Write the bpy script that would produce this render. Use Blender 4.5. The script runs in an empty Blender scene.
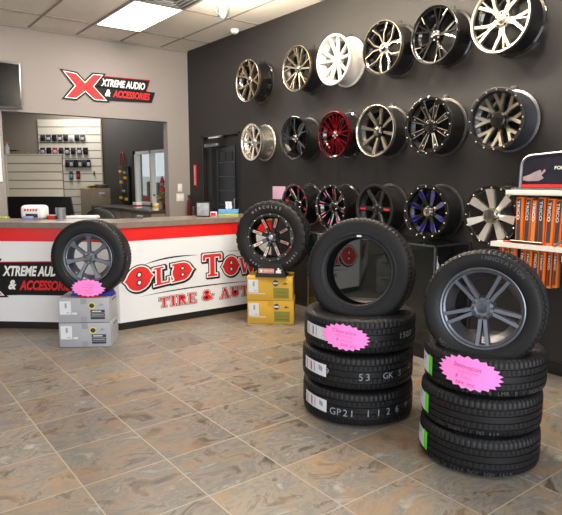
import bpy, bmesh, math, random
from math import sin, cos, pi, radians, sqrt, atan2, tan
from mathutils import Vector, Matrix
random.seed(7)
S = bpy.context.scene
COL = S.collection

# ------------------------------------------------------------------ camera frame (room axes: X along back wall, Y along dark wall)
FPX, PITCH, YAW, CAMH = 569.4, 0.135556, 0.651456, 1.51
FW = Vector((sin(YAW)*cos(PITCH), cos(YAW)*cos(PITCH), -sin(PITCH)))
RT = Vector((cos(YAW), -sin(YAW), 0)); UP = RT.cross(FW)
CAM = Vector((0, 0, CAMH))
HF = Vector((sin(YAW), cos(YAW), 0))
def ray(x, y): return FW + RT*((x-281)/FPX) + UP*((257.5-y)/FPX)
def on_plane(p, n, x, y):            # measured point of the photograph on a known real plane
    d = ray(x, y); n = Vector(n); return CAM + d*((Vector(p)-CAM).dot(n)/d.dot(n))
def at_z(z, x, y): return on_plane((0,0,z), (0,0,1), x, y)
def at_depth(dep, x, y): return on_plane(HF*dep, HF, x, y)

cam = bpy.data.cameras.new('camera'); co = bpy.data.objects.new('camera', cam); COL.objects.link(co)
cam.sensor_width = 36; cam.sensor_fit = 'HORIZONTAL'; cam.lens = 36*FPX/562; cam.clip_start = 0.05
m = Matrix((RT, UP, -FW)).transposed().to_4x4(); m.translation = CAM
co.matrix_world = m
S.camera = co

# ------------------------------------------------------------------ materials
def mat(name, col, rough=.5, metal=0., var=.06, scale=12., bump=0., emit=0., coat=0., spec=None):
    m = bpy.data.materials.new(name); m.use_nodes = True
    nt = m.node_tree; b = nt.nodes['Principled BSDF']
    tc = nt.nodes.new('ShaderNodeTexCoord')
    n = nt.nodes.new('ShaderNodeTexNoise'); n.inputs['Scale'].default_value = scale; n.inputs['Detail'].default_value = 4
    nt.links.new(tc.outputs['Object'], n.inputs['Vector'])
    mx = nt.nodes.new('ShaderNodeMix'); mx.data_type = 'RGBA'
    c = Vector(col[:3])
    mx.inputs[6].default_value = (*[max(0, v*(1-var)) for v in c], 1)
    mx.inputs[7].default_value = (*[min(1, v*(1+var)) for v in c], 1)
    nt.links.new(n.outputs['Fac'], mx.inputs[0]); nt.links.new(mx.outputs[2], b.inputs['Base Color'])
    b.inputs['Roughness'].default_value = rough; b.inputs['Metallic'].default_value = metal
    if coat: b.inputs['Coat Weight'].default_value = coat; b.inputs['Coat Roughness'].default_value = .05
    if spec is not None: b.inputs['Specular IOR Level'].default_value = spec
    if emit: 
        b.inputs['Emission Color'].default_value = (*c, 1); b.inputs['Emission Strength'].default_value = emit
    if bump:
        bp = nt.nodes.new('ShaderNodeBump'); bp.inputs['Strength'].default_value = bump; bp.inputs['Distance'].default_value = .01
        nt.links.new(n.outputs['Fac'], bp.inputs['Height']); nt.links.new(bp.outputs['Normal'], b.inputs['Normal'])
    return m
def glass_mat(name, tint=(1,1,1), rough=0., ior=1.45):
    m = bpy.data.materials.new(name); m.use_nodes = True; nt = m.node_tree
    nt.nodes.clear()
    o = nt.nodes.new('ShaderNodeOutputMaterial'); mix = nt.nodes.new('ShaderNodeMixShader')
    lw = nt.nodes.new('ShaderNodeLayerWeight'); lw.inputs['Blend'].default_value = .5
    pw = nt.nodes.new('ShaderNodeMath'); pw.operation = 'POWER'; pw.inputs[1].default_value = 4.; nt.links.new(lw.outputs['Facing'], pw.inputs[0])
    fr = nt.nodes.new('ShaderNodeMath'); fr.operation = 'MULTIPLY_ADD'; fr.inputs[1].default_value = .85; fr.inputs[2].default_value = .05; nt.links.new(pw.outputs[0], fr.inputs[0])
    t = nt.nodes.new('ShaderNodeBsdfTransparent'); t.inputs['Color'].default_value = (*tint, 1)
    g = nt.nodes.new('ShaderNodeBsdfGlossy'); g.inputs['Roughness'].default_value = rough
    nt.links.new(fr.outputs[0], mix.inputs[0]); nt.links.new(t.outputs[0], mix.inputs[1]); nt.links.new(g.outputs[0], mix.inputs[2])
    nt.links.new(mix.outputs[0], o.inputs['Surface'])
    return m
def srgb(r, g, b):
    f = lambda v: (v/255/12.92) if v/255 <= .04045 else ((v/255+.055)/1.055)**2.4
    return (f(r), f(g), f(b))

M = {}
M['wall'] = mat('pale_grey_paint', srgb(152,144,140), .75, var=.03, scale=3)
M['taupe'] = mat('taupe_paint', srgb(150,138,126), .8, var=.04, scale=3)
M['dark'] = mat('charcoal_paint', srgb(38,36,36), .6, var=.05, scale=3)
M['darkroom'] = mat('charcoal_back_paint', srgb(54,49,46), .7, var=.05, scale=3)
M['ceiling'] = mat('ceiling_tile', srgb(228,222,212), .9, var=.05, scale=60, bump=.1)
M['tbar'] = mat('ceiling_bar', srgb(140,134,126), .6)
M['base'] = mat('black_vinyl_base', srgb(26,26,27), .35)
M['basehi'] = mat('wood_trim', srgb(90,70,52), .5)
M['white'] = mat('gloss_white_laminate', srgb(238,240,244), .22, var=.015, scale=2)
M['red'] = mat('gloss_red_laminate', srgb(226,40,38), .25, var=.03, scale=2)
M['counter'] = mat('grey_brown_stone_laminate', srgb(128,115,106), .3, var=.25, scale=18)
M['ink_red'] = mat('red_vinyl', srgb(218,34,38), .6, var=.03)
M['ink_black'] = mat('black_vinyl_print', srgb(20,20,23), .6, var=.03, spec=.3)
M['ink_white'] = mat('white_vinyl_print', srgb(240,240,240), .35, var=.02)
M['ink_grey'] = mat('grey_vinyl_print', srgb(170,172,176), .4, var=.02)
M['rubber'] = mat('black_rubber', srgb(19,19,22), .5, var=.15, scale=30, bump=.08, spec=.35)
M['rubber_side'] = mat('black_rubber_sidewall', srgb(30,31,35), .42, var=.1, scale=20, bump=.05)
M['raised'] = mat('raised_rubber', srgb(66,69,75), .45)
M['white_letters'] = mat('white_raised_letters', srgb(160,162,160), .6)
M['chalk'] = mat('pale_paint_marking', srgb(140,148,158), .8)
M['label'] = mat('white_paper_label', srgb(214,218,226), .6, var=.02)
M['labelink'] = mat('grey_label_print', srgb(150,150,160), .6)
M['labelred'] = mat('red_label_print', srgb(190,90,100), .6)
M['green'] = mat('lime_label_edge', srgb(96,220,40), .6)
M['pink'] = mat('neon_pink_card', srgb(255,140,222), .7, var=.02, emit=0)
M['pinkink'] = mat('magenta_marker', srgb(214,50,140), .7)
M['yellowbox'] = mat('yellow_cardboard', srgb(208,166,58), .7, var=.05, scale=20)
M['yellowink'] = mat('olive_box_print', srgb(128,130,52), .7)
M['brownink'] = mat('brown_box_print', srgb(130,95,30), .7)
M['greybox'] = mat('silver_grey_cardboard', srgb(166,168,176), .6, var=.04, scale=20)
M['darkink'] = mat('dark_box_print', srgb(52,54,60), .6)
M['tape'] = mat('translucent_tape', srgb(150,152,160), .3)
M['tapey'] = mat('amber_tape', srgb(205,155,42), .3)
M['badgeyellow'] = mat('yellow_badge', srgb(235,222,60), .5)
M['blue'] = mat('blue_foam', srgb(44,52,165), .6)
M['blackplastic'] = mat('black_plastic', srgb(28,28,30), .35)
M['blacksatin'] = mat('black_satin_laminate', srgb(20,20,21), .4)
M['chrome'] = mat('chrome', srgb(205,200,190), .12, 1., var=.02)
M['steel'] = mat('brushed_steel', srgb(165,165,168), .3, 1., var=.05)
M['shelfwhite'] = mat('white_enamel_metal', srgb(226,222,214), .35, var=.02)
M['orange'] = mat('orange_card', srgb(238,118,34), .5)
M['packgrey'] = mat('dark_printed_card', srgb(66,62,66), .45)
M['clear'] = glass_mat('clear_plastic', (.86,.88,.9), .08)
M['glass'] = glass_mat('window_glass', (.93,.96,.96), 0.)
M['caseglass'] = mat('smoked_case_glass', srgb(14,22,22), .03, var=.02, spec=1.)
M['doorglass'] = mat('dark_door_glass', srgb(22,23,25), .12, var=.1, scale=3, spec=.3)
M['slat'] = mat('cream_slatwall', srgb(224,217,202), .6, var=.03, scale=4)
M['slatgap'] = mat('slat_groove', srgb(158,148,132), .7)
M['taupecab'] = mat('taupe_cabinet', srgb(150,136,118), .55, var=.04)
M['darkcounter'] = mat('dark_counter', srgb(62,54,48), .35)
M['screen'] = mat('black_glossy_screen', srgb(8,9,12), .2, var=.1, scale=2, spec=.15)
M['lightpanel'] = mat('lit_diffuser', (1,.97,.9), .6, emit=7., var=0)
M['bulb'] = mat('warm_filament', (1,.80,.55), .5, emit=6., var=0)
M['paper'] = mat('white_paper', srgb(236,236,240), .8, var=.02)
M['tissueblue'] = mat('blue_box_print', srgb(90,150,200), .6, var=.3, scale=25)
M['lime'] = mat('lime_card', srgb(170,190,60), .6)
M['mesh'] = mat('grey_wire_mesh', srgb(140,142,146), .4, .6)
M['outside'] = mat('pale_street', srgb(225,228,222), .9, var=.1, scale=1.5)
M['amber'] = mat('mustard_foam', srgb(205,170,40), .8)
M['flower'] = mat('dusty_leaf', srgb(120,120,60), .8, var=.3)
M['crimson'] = mat('crimson_cloth', srgb(170,36,46), .7)
M['purple'] = mat('violet_header_print', srgb(34,33,44), .3, var=.8, scale=8)
M['skin'] = mat('pale_header_print', srgb(150,132,138), .5, var=.3, scale=20)
M['extred'] = mat('red_enamel', srgb(110,26,26), .3)
def wheelmat(name, rgb, rough=.28, metal=1., coat=0): return mat(name, srgb(*rgb), rough, metal, var=.03, coat=coat)
M['gloss_black'] = mat('gloss_black_wheel_paint', srgb(16,16,17), .12, 0, coat=1.)
M['satin_black'] = mat('satin_black_wheel_paint', srgb(30,30,31), .32)
M['bronze'] = wheelmat('bronze_silver_wheel', (176,164,144), .24, .92)
M['silver'] = wheelmat('silver_wheel', (176,170,158), .3, .9)
M['brightsilver'] = wheelmat('polished_wheel', (226,220,210), .2, .92)
M['gunmetal'] = wheelmat('gunmetal_wheel', (108,113,124), .34, .8)
M['gunmetal2'] = wheelmat('dark_gunmetal_wheel', (104,106,114), .34, .8)
M['wheelwhite'] = mat('white_wheel_paint', srgb(196,194,190), .35, var=.02)
M['wheelred'] = wheelmat('candy_red_wheel', (140,10,30), .22, .8)
M['wheelblue'] = mat('glowing_blue_accent', srgb(60,50,235), .25, .2, emit=.25)  # faint glow added to the blue accent, which is no lamp
M['accentred'] = mat('red_accent', srgb(190,38,48), .35)
M['accentpink'] = mat('rose_accent', srgb(214,120,160), .35)
M['milled'] = wheelmat('milled_metal_and_glint', (222,214,200), .3)
M['star'] = wheelmat('bright_polished_star', (238,234,226), .24, .72)
M['bronzegrey'] = wheelmat('bronze_grey_wheel', (160,152,138), .34, .9)

# floor: 18 inch stone look tiles
def floor_mat():
    m = bpy.data.materials.new('slate_look_tile'); m.use_nodes = True; nt = m.node_tree; L = nt.links.new
    b = nt.nodes['Principled BSDF']; N = nt.nodes.new
    tc = N('ShaderNodeTexCoord'); sep = N('ShaderNodeSeparateXYZ'); L(tc.outputs['Object'], sep.inputs[0])
    def mth(op, a, c=None, v=None):
        n = N('ShaderNodeMath'); n.operation = op
        if hasattr(a, 'links'): L(a, n.inputs[0])
        else: n.inputs[0].default_value = a
        if c is not None:
            if hasattr(c, 'links'): L(c, n.inputs[1])
            else: n.inputs[1].default_value = c
        return n.outputs[0]
    T = .4534
    ux = mth('DIVIDE', mth('SUBTRACT', sep.outputs[0], 1.279-T*20), T); uy = mth('DIVIDE', mth('SUBTRACT', sep.outputs[1], 2.705-T*20), T)
    fx, fy = mth('FRACT', ux), mth('FRACT', uy)
    dx = mth('MINIMUM', fx, mth('SUBTRACT', 1., fx)); dy = mth('MINIMUM', fy, mth('SUBTRACT', 1., fy))
    g = mth('LESS_THAN', mth('MINIMUM', dx, dy), .0068)
    ix, iy = mth('FLOOR', ux), mth('FLOOR', uy)
    cmb = N('ShaderNodeCombineXYZ'); L(ix, cmb.inputs[0]); L(iy, cmb.inputs[1])
    wn = N('ShaderNodeTexWhiteNoise'); wn.noise_dimensions = '2D'; L(cmb.outputs[0], wn.inputs['Vector'])
    sc = N('ShaderNodeVectorMath'); sc.operation = 'SCALE'; L(wn.outputs['Color'], sc.inputs[0]); sc.inputs['Scale'].default_value = 9
    ad = N('ShaderNodeVectorMath'); ad.operation = 'ADD'; L(tc.outputs['Object'], ad.inputs[0]); L(sc.outputs[0], ad.inputs[1])
    mp = N('ShaderNodeMapping'); mp.inputs['Scale'].default_value = (1.1, 1.7, 1); mp.inputs['Rotation'].default_value = (0,0,.5); L(ad.outputs[0], mp.inputs[0])
    n1 = N('ShaderNodeTexNoise'); n1.inputs['Scale'].default_value = 3.6; n1.inputs['Detail'].default_value = 12; n1.inputs['Roughness'].default_value = .72; n1.inputs['Distortion'].default_value = .9
    L(mp.outputs[0], n1.inputs['Vector'])
    r1 = N('ShaderNodeValToRGB'); L(n1.outputs['Fac'], r1.inputs[0])
    cr = r1.color_ramp; cr.elements[0].position = .32; cr.elements[0].color = (*srgb(66,60,55),1)
    cr.elements[1].position = .68; cr.elements[1].color = (*srgb(160,157,150),1)
    for p, c in ((.40,(88,80,72)), (.48,(134,126,116)), (.56,(108,106,102))):
        e = cr.elements.new(p); e.color = (*srgb(*c),1)
    n2 = N('ShaderNodeTexNoise'); n2.inputs['Scale'].default_value = 2.1; n2.inputs['Detail'].default_value = 5; n2.inputs['Distortion'].default_value = 1.; L(mp.outputs[0], n2.inputs['Vector'])
    r2 = N('ShaderNodeMapRange'); r2.inputs[1].default_value = .48; r2.inputs[2].default_value = .68; r2.inputs[4].default_value = .65; L(n2.outputs['Fac'], r2.inputs[0])
    mx = N('ShaderNodeMix'); mx.data_type = 'RGBA'; L(r2.outputs[0], mx.inputs[0]); L(r1.outputs[0], mx.inputs[6]); mx.inputs[7].default_value = (*srgb(148,120,90),1)
    # tile to tile brightness
    mr = N('ShaderNodeMapRange'); mr.inputs[3].default_value = .84; mr.inputs[4].default_value = 1.12; L(wn.outputs['Value'], mr.inputs[0])
    ms = N('ShaderNodeVectorMath'); ms.operation = 'SCALE'; L(mx.outputs[2], ms.inputs[0]); L(mr.outputs[0], ms.inputs['Scale'])
    m2 = N('ShaderNodeMix'); m2.data_type = 'RGBA'; L(g, m2.inputs[0]); L(ms.outputs[0], m2.inputs[6]); m2.inputs[7].default_value = (*srgb(166,156,138),1)
    L(m2.outputs[2], b.inputs['Base Color'])
    b.inputs['Roughness'].default_value = .34
    rr = N('ShaderNodeMapRange'); rr.inputs[3].default_value = .24; rr.inputs[4].default_value = .46; L(n1.outputs['Fac'], rr.inputs[0]); L(rr.outputs[0], b.inputs['Roughness'])
    bp = N('ShaderNodeBump'); bp.inputs['Strength'].default_value = .12; bp.inputs['Distance'].default_value = .01
    h = mth('SUBTRACT', n1.outputs['Fac'], g); L(h, bp.inputs['Height']); L(bp.outputs[0], b.inputs['Normal'])
    return m
M['floor'] = floor_mat()

# ------------------------------------------------------------------ mesh helpers
def obj(name, bm, ma, parent=None, sharp=35):
    me = bpy.data.meshes.new(name)
    if isinstance(bm, tuple): me.from_pydata(bm[0], [], bm[1])
    else: bm.to_mesh(me); bm.free()
    me.update()
    if ma: me.materials.append(ma)
    for p in me.polygons: p.use_smooth = True
    me.set_sharp_from_angle(angle=radians(sharp))
    o = bpy.data.objects.new(name, me); COL.objects.link(o)
    if parent: o.parent = parent
    return o
def tag(o, label=None, cat=None, group=None, kind=None):
    if label: o['label'] = label
    if cat: o['category'] = cat
    if group: o['group'] = group
    if kind: o['kind'] = kind
    return o
def thing(name, label, cat, loc=(0,0,0), rotz=0, group=None, mtx=None):
    o = bpy.data.objects.new(name, None); COL.objects.link(o); o.empty_display_size = .05
    if mtx is not None: o.matrix_world = mtx
    else: o.location = loc; o.rotation_euler = (0,0,rotz)
    return tag(o, label, cat, group)
def copy_tree(o, parent=None):
    c = o.copy(); COL.objects.link(c); c.parent = parent
    for ch in list(o.children): copy_tree(ch, c)
    return c
def BM(): return bmesh.new()
def box(bm, c, s, rz=0., mtx=None):
    M4 = (mtx or Matrix.Identity(4)) @ Matrix.Translation(c) @ Matrix.Rotation(rz, 4, 'Z') @ Matrix.Diagonal((s[0], s[1], s[2], 1))
    return bmesh.ops.create_cube(bm, size=1, matrix=M4)
def bevel(bm, w=.004, seg=2):
    bmesh.ops.bevel(bm, geom=list(bm.edges), offset=w, segments=seg, affect='EDGES', profile=.5, clamp_overlap=True)
    return bm
def bbox(c, s, w=.004, rz=0, seg=2):
    bm = BM(); box(bm, c, s, rz); return bevel(bm, w, seg)
def B2(a, b, w=0):                    # box from corner to corner
    c = [(a[i]+b[i])/2 for i in range(3)]; s = [abs(b[i]-a[i]) for i in range(3)]
    bm = BM(); box(bm, c, s)
    return bevel(bm, w) if w else bm
def lathe(prof, n=64, bm=None, closed=True, mtx=None, rfun=None):
    bm = bm or BM(); rings = []
    for k in range(n):
        a = 2*pi*k/n; ring = []
        for i, (r, z) in enumerate(prof):
            rr = rfun(i, k, r, z) if rfun else r
            v = Vector((rr*cos(a), rr*sin(a), z))
            ring.append(bm.verts.new(mtx @ v if mtx else v))
        rings.append(ring)
    P = len(prof)
    for k in range(n):
        A, B = rings[k], rings[(k+1) % n]
        for i in range(P if closed else P-1):
            j = (i+1) % P
            if prof[i][0] < 1e-6 and prof[j][0] < 1e-6: continue
            try: bm.faces.new((A[i], B[i], B[j], A[j]))
            except ValueError: pass
    bmesh.ops.remove_doubles(bm, verts=bm.verts, dist=1e-6)
    bmesh.ops.recalc_face_normals(bm, faces=bm.faces)
    return bm
def tube(pts, r, n=8, bm=None):
    bm = bm or BM(); pts = [Vector(p) for p in pts]; rings = []
    for i, p in enumerate(pts):
        t = (pts[min(i+1, len(pts)-1)] - pts[max(i-1, 0)]).normalized()
        a = t.orthogonal().normalized() if i == 0 else (u - t*u.dot(t)).normalized()
        u = a; b = t.cross(a)
        rings.append([bm.verts.new(p + (a*cos(2*pi*k/n) + b*sin(2*pi*k/n))*r) for k in range(n)])
    for A, B in zip(rings, rings[1:]):
        for k in range(n): bm.faces.new((A[k], A[(k+1) % n], B[(k+1) % n], B[k]))
    bm.faces.new(rings[0][::-1]); bm.faces.new(rings[-1])
    return bm
def sweep(path, bm=None):             # path: (center x, y, z, half width, thickness, top ratio); section lies across the path in XY
    bm = bm or BM(); rings = []
    for i, p in enumerate(path):
        a = path[max(i-1, 0)]; b = path[min(i+1, len(path)-1)]
        t = Vector((b[0]-a[0], b[1]-a[1], 0)).normalized(); s = Vector((-t.y, t.x, 0))
        c = Vector(p[:3]); w, th, tr = p[3:6]
        rings.append([bm.verts.new(c + s*w*tr), bm.verts.new(c - s*w*tr), bm.verts.new(c - s*w - Vector((0,0,th*.35))), bm.verts.new(c - s*w*.9 - Vector((0,0,th))),
                      bm.verts.new(c + s*w*.9 - Vector((0,0,th))), bm.verts.new(c + s*w - Vector((0,0,th*.35)))])
    for A, B in zip(rings, rings[1:]):
        for k in range(6): bm.faces.new((A[k], A[(k+1) % 6], B[(k+1) % 6], B[k]))
    bm.faces.new(rings[0][::-1]); bm.faces.new(rings[-1])
    bmesh.ops.recalc_face_normals(bm, faces=bm.faces)
    return bm
def basis(org, n, up=Vector((0,0,1))):   # local Z = n, local Y close to up
    n = Vector(n).normalized(); y = (up - n*up.dot(n)).normalized(); x = y.cross(n)
    m = Matrix((x, y, n)).transposed().to_4x4(); m.translation = Vector(org); return m
# flat shapes (verts, faces) in 2-D
def flat(polys):
    V, F = [], []
    for p in polys:
        F.append(tuple(range(len(V), len(V)+len(p)))); V += [(x, y, 0) for x, y in p]
    return V, F
def ell(cx, cy, rx, ry, n=24): return [(cx+rx*cos(2*pi*k/n), cy+ry*sin(2*pi*k/n)) for k in range(n)]
def mapped(geo, fn): return ([tuple(fn(*v)) for v in geo[0]], geo[1])
def lift(geo, mtx, z=0., ox=0., oy=0.): return mapped(geo, lambda x, y, q: mtx @ Vector((x+ox, y+oy, z+q)))
def join(gs):
    V, F = [], []
    for v, f in gs:
        n = len(V); V += list(v); F += [tuple(i+n for i in q) for q in f]
    return V, F
def text(s, size=1., shear=0., bold=0., sx=1., align='LEFT', spacing=1.):
    cu = bpy.data.curves.new('t', 'FONT'); cu.body = s; cu.size = size; cu.shear = shear; cu.offset = bold; cu.align_x = align
    cu.fill_mode = 'FRONT'; cu.resolution_u = 3; cu.space_character = spacing
    o = bpy.data.objects.new('t', cu); COL.objects.link(o)
    dg = bpy.context.evaluated_depsgraph_get(); me = o.evaluated_get(dg).to_mesh()
    g = ([(v.co.x*sx, v.co.y, 0) for v in me.vertices], [tuple(p.vertices) for p in me.polygons])
    o.to_mesh_clear(); bpy.data.objects.remove(o); bpy.data.curves.remove(cu)
    return g
def fit(g, x0, x1, y0, y1=None):      # scale a text block to a box
    xs = [v[0] for v in g[0]]; ys = [v[1] for v in g[0]]
    sx = (x1-x0)/(max(xs)-min(xs)); sy = sx if y1 is None else (y1-y0)/(max(ys)-min(ys))
    return mapped(g, lambda x, y, z: (x0+(x-min(xs))*sx, y0+(y-min(ys))*sy, z))

# ------------------------------------------------------------------ the room
XW, YB, ZC = 4.31, 8.0, 3.44
def struct(name, bm, m, parent=None, label=None):
    o = obj(name, bm, m, parent)
    if not parent: o['kind'] = 'structure'
    if label: o['label'] = label
    return o
struct('floor', B2((-4, -3, -.1), (XW+.15, 15, 0)), M['floor'], label='mottled brown and grey stone look floor tiles with pale grout')
# ceiling with tile bars
ceil = struct('ceiling', B2((-4, -3, ZC), (XW+.15, 15, ZC+.1)), M['ceiling'], label='suspended ceiling of pale grey tiles')
g = BM()
xs = [2.04+.607*k for k in range(-9, 4)]; ys = [7.32-1.22*k for k in range(-1, 9)]
for x in xs: box(g, (x, 2.5, ZC-.002), (.024, 11, .012))
for y in ys:
    if y < YB: box(g, (0.15, y, ZC-.002), (8.3, .024, .012))
struct('trim_1', g, M['tbar'], label='grey metal grid of the suspended ceiling')
struct('trim_2', B2((-4, YB-.02, ZC-.025), (XW, YB, ZC)), M['tbar'])
# back wall with opening
W = BM()
box(W, ((-4+1.66)/2, YB+.07, ZC/2), (5.66, .14, ZC))
box(W, ((1.66+3.95)/2, YB+.07, (2.375+ZC)/2), (2.29, .14, ZC-2.375))
box(W, ((3.95+XW)/2, YB+.07, ZC/2), (XW-3.95, .14, ZC))
struct('wall_back', W, M['wall'], label='pale grey back wall with a wide opening to the office')
# dark side wall with back-room window hole
D = BM()
wy0, wy1, wz0, wz1 = 8.80, 10.12, 1.06, 2.02
T = .15; XO = XW+T/2
box(D, (XO, (-3+6.6)/2, ZC/2), (T, 9.6, ZC))
box(D, (XO, (6.6+7.56)/2, (2.13+ZC)/2), (T, .96, ZC-2.13))
box(D, (XO, (7.56+YB)/2, ZC/2), (T, YB-7.56, ZC))
struct('wall_right', D, M['dark'], label='charcoal painted side wall behind the hanging wheels')
D = BM()
box(D, (XO, (YB+wy0)/2, ZC/2), (T, wy0-YB, ZC)); box(D, (XO, (wy1+15)/2, ZC/2), (T, 15-wy1, ZC))
box(D, (XO, (wy0+wy1)/2, wz0/2), (T, wy1-wy0, wz0)); box(D, (XO, (wy0+wy1)/2, (wz1+ZC)/2), (T, wy1-wy0, ZC-wz1))
struct('wall_office', D, M['darkroom'], label='dark office wall with the white framed window')
struct('wall_left', B2((-4.15, -3, 0), (-4, 15, ZC)), M['wall'])
# baseboard
bb = struct('baseboard_right', B2((XW-.014, -3, 0), (XW, 6.5, .1), .003), M['base'], label='black vinyl baseboard')
bb2 = struct('baseboard_back', B2((3.95, YB-.012, 0), (XW-.014, YB, .1)), M['base'])

# angled back wall of the office
AX = RT.copy(); AX.z = 0
corner = Vector((XW, 11.72, 0))
mA = basis(corner, -HF)              # x to the right, z toward the room, origin at corner
o = struct('wall_far', lathe([(0,0)],3) if False else B2((-7, 0, -.15), (0.2, ZC, -.02)), M['taupe'], label='taupe wall at the back of the office'); o.matrix_world = mA
def slat_geo(x0, x1, z0, z1, n, th=.03):
    bm = BM(); h = (z1-z0)/n
    for k in range(n): box(bm, ((x0+x1)/2, z0+h*(k+.5), th/2), (x1-x0, h-.018, th))
    return bm
def slat_back(x0, x1, z0, z1, th=.03): return B2((x0+.002, z0+.002, 0), (x1-.002, z1-.002, th*.4))
def onfar(x, y, off=.03):            # local x, z on the far slat wall
    p = mA.inverted() @ on_plane(corner - HF*off, HF, x, y); return p
p0 = onfar(37,119); p1 = onfar(101.2,119)
t = thing('slatwall_panel', 'tall cream slatwall panel on the far office wall', 'slatwall', mtx=mA)
obj('slats', slat_geo(p0.x, -.005, .05, p0.y, 17, .02), M['slat'], t)
obj('groove_backing', slat_back(p0.x, -.005, .05, p0.y, .02), M['slatgap'], t)
obj('edge_strip', B2((p1.x-.03, .05, .02), (p1.x-.005, p0.y, .028)), M['taupecab'], t)
def pack(name, x, y, w, h, col, label, group, hcol=None):
    p = onfar(x, y, .06); q = thing(name, label, 'accessory pack', mtx=mA @ Matrix.Translation((p.x, p.y, .025)), group=group)
    obj('card', bbox((0,0,.02), (w,h,.012), .003), col, q)
    obj('blister', bbox((0,-h*.12,.035), (w*.7,h*.5,.03), .008), hcol or M['blackplastic'], q)
    obj('hang_hook', tube([(0,h*.4,0),(0,h*.4,.05)], .004, 6), M['steel'], q)
dk = [M['packgrey'], M['darkink'], M['blackplastic']]
for k in range(8): pack('accessory_pack', 42.5+k*5.7, 138, .1, .12, M['paper'] if k == 5 else dk[k % 3], 'white fronted pack in the top row on the slatwall' if k == 5 else 'small dark accessory pack in the top row on the slatwall', 'top row of packs on the slatwall' if k != 5 else None, M['ink_grey'] if k % 2 else None)
for k in range(8): pack('accessory_pack', 42.5+k*6.1, 151, .1, .14, M['crimson'] if k == 2 else dk[(k+1) % 3], 'red backed pack in the second row on the slatwall' if k == 2 else 'small dark accessory pack in the second row on the slatwall', 'second row of packs on the slatwall' if k != 2 else None, M['ink_grey'] if k % 2 == 0 else None)
for k in range(6): pack('accessory_pack', 67+k*4.3, 163.5, .085, .16, dk[k % 3], 'slim dark accessory pack in the third row on the slatwall', 'third row of packs on the slatwall', M['ink_grey'] if k % 2 else None)
pack('cable_pack', 71, 175.5, .08, .17, M['packgrey'], 'blue grey pack hanging low on the slatwall, left of the dark red one', None, M['tissueblue'])
pack('cable_pack', 78, 175, .08, .16, M['blackplastic'], 'black and dark red pack hanging low on the slatwall', None, M['crimson'])
pack('cable_pack', 94, 173.5, .025, .09, M['blackplastic'], 'tiny black pack hanging alone at the right of the slatwall', None)
# partition with cream slats
dp = 8.9
mP = basis(Vector((HF*dp).to_tuple()), -HF)
def onp(mt, x, y):
    return mt.inverted() @ on_plane(mt.translation, mt.to_3x3() @ Vector((0,0,1)), x, y)
a = onp(mP, 7, 154.5); b = onp(mP, 64, 197)
t = thing('slatwall_partition', 'low cream slat partition in front of the tall slatwall', 'partition', mtx=mP @ Matrix.Translation((a.x, 0, 0)))
w = b.x-a.x
obj('slats', slat_geo(0, w, b.y, a.y-.01, 5, .03), M['slat'], t)
obj('groove_backing', slat_back(0, w, b.y, a.y-.01, .03), M['slatgap'], t)
obj('cap', B2((-.01, a.y-.012, -.06), (w+.01, a.y+.008, .035), .003), M['slat'], t)
obj('side_panel', B2((-.03, 0, -.06), (0, a.y, .04), .003), M['shelfwhite'], t)
obj('body', B2((0, 0, -.055), (w-.01, a.y-.013, -.001)), M['blacksatin'], t)
t2 = thing('desk_panel', 'black low desk panel under the slat partition', 'desk', mtx=mP @ Matrix.Translation((a.x, 0, 0)))
bm = BM(); bw = onp(mP, 72.5, 197).x-a.x; bw2 = onp(mP, 76, 218).x-a.x
V = [(0.01,0,.045),(bw2+.2,0,.045),(bw2,.98,.045),(bw,b.y,.045),(0.01,b.y,.045)]
f = bm.faces.new([bm.verts.new(v) for v in V]); r = bmesh.ops.extrude_face_region(bm, geom=[f]); bmesh.ops.translate(bm, vec=(0,0,.05), verts=[v for v in r['geom'] if isinstance(v, bmesh.types.BMVert)])
bmesh.ops.recalc_face_normals(bm, faces=bm.faces)
obj('panel', bm, M['blacksatin'], t2)
obj('top_edge', B2((0.01,b.y,.04),(bw,b.y+.008,.1)), M['blackplastic'], t2)
# bottle and box on the partition
pb = mP @ Vector((onp(mP, 6.5, 150).x, a.y+.008, -.02))
t = thing('spray_bottle', 'white spray bottle with orange nozzle on the partition', 'bottle', pb)
obj('bottle_body', lathe([(0,0),(.03,0),(.034,.01),(.034,.1),(.014,.14),(.014,.16),(0,.16)], 20, closed=False), M['paper'], t)
obj('nozzle', B2((-.03,-.012,.16),(.03,.012,.19),.004), M['orange'], t)
pb = mP @ Vector((onp(mP, 20, 150).x, a.y+.008, -.02))
t = thing('flat_carton', 'flat grey carton lying on top of the slat partition', 'box', pb, -YAW)
obj('carton', bbox((0,0,.02),(.22,.14,.04),.003), M['taupecab'], t); obj('black_cover', bbox((-.09,0,.05),(.1,.12,.02),.004), M['blackplastic'], t)
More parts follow.
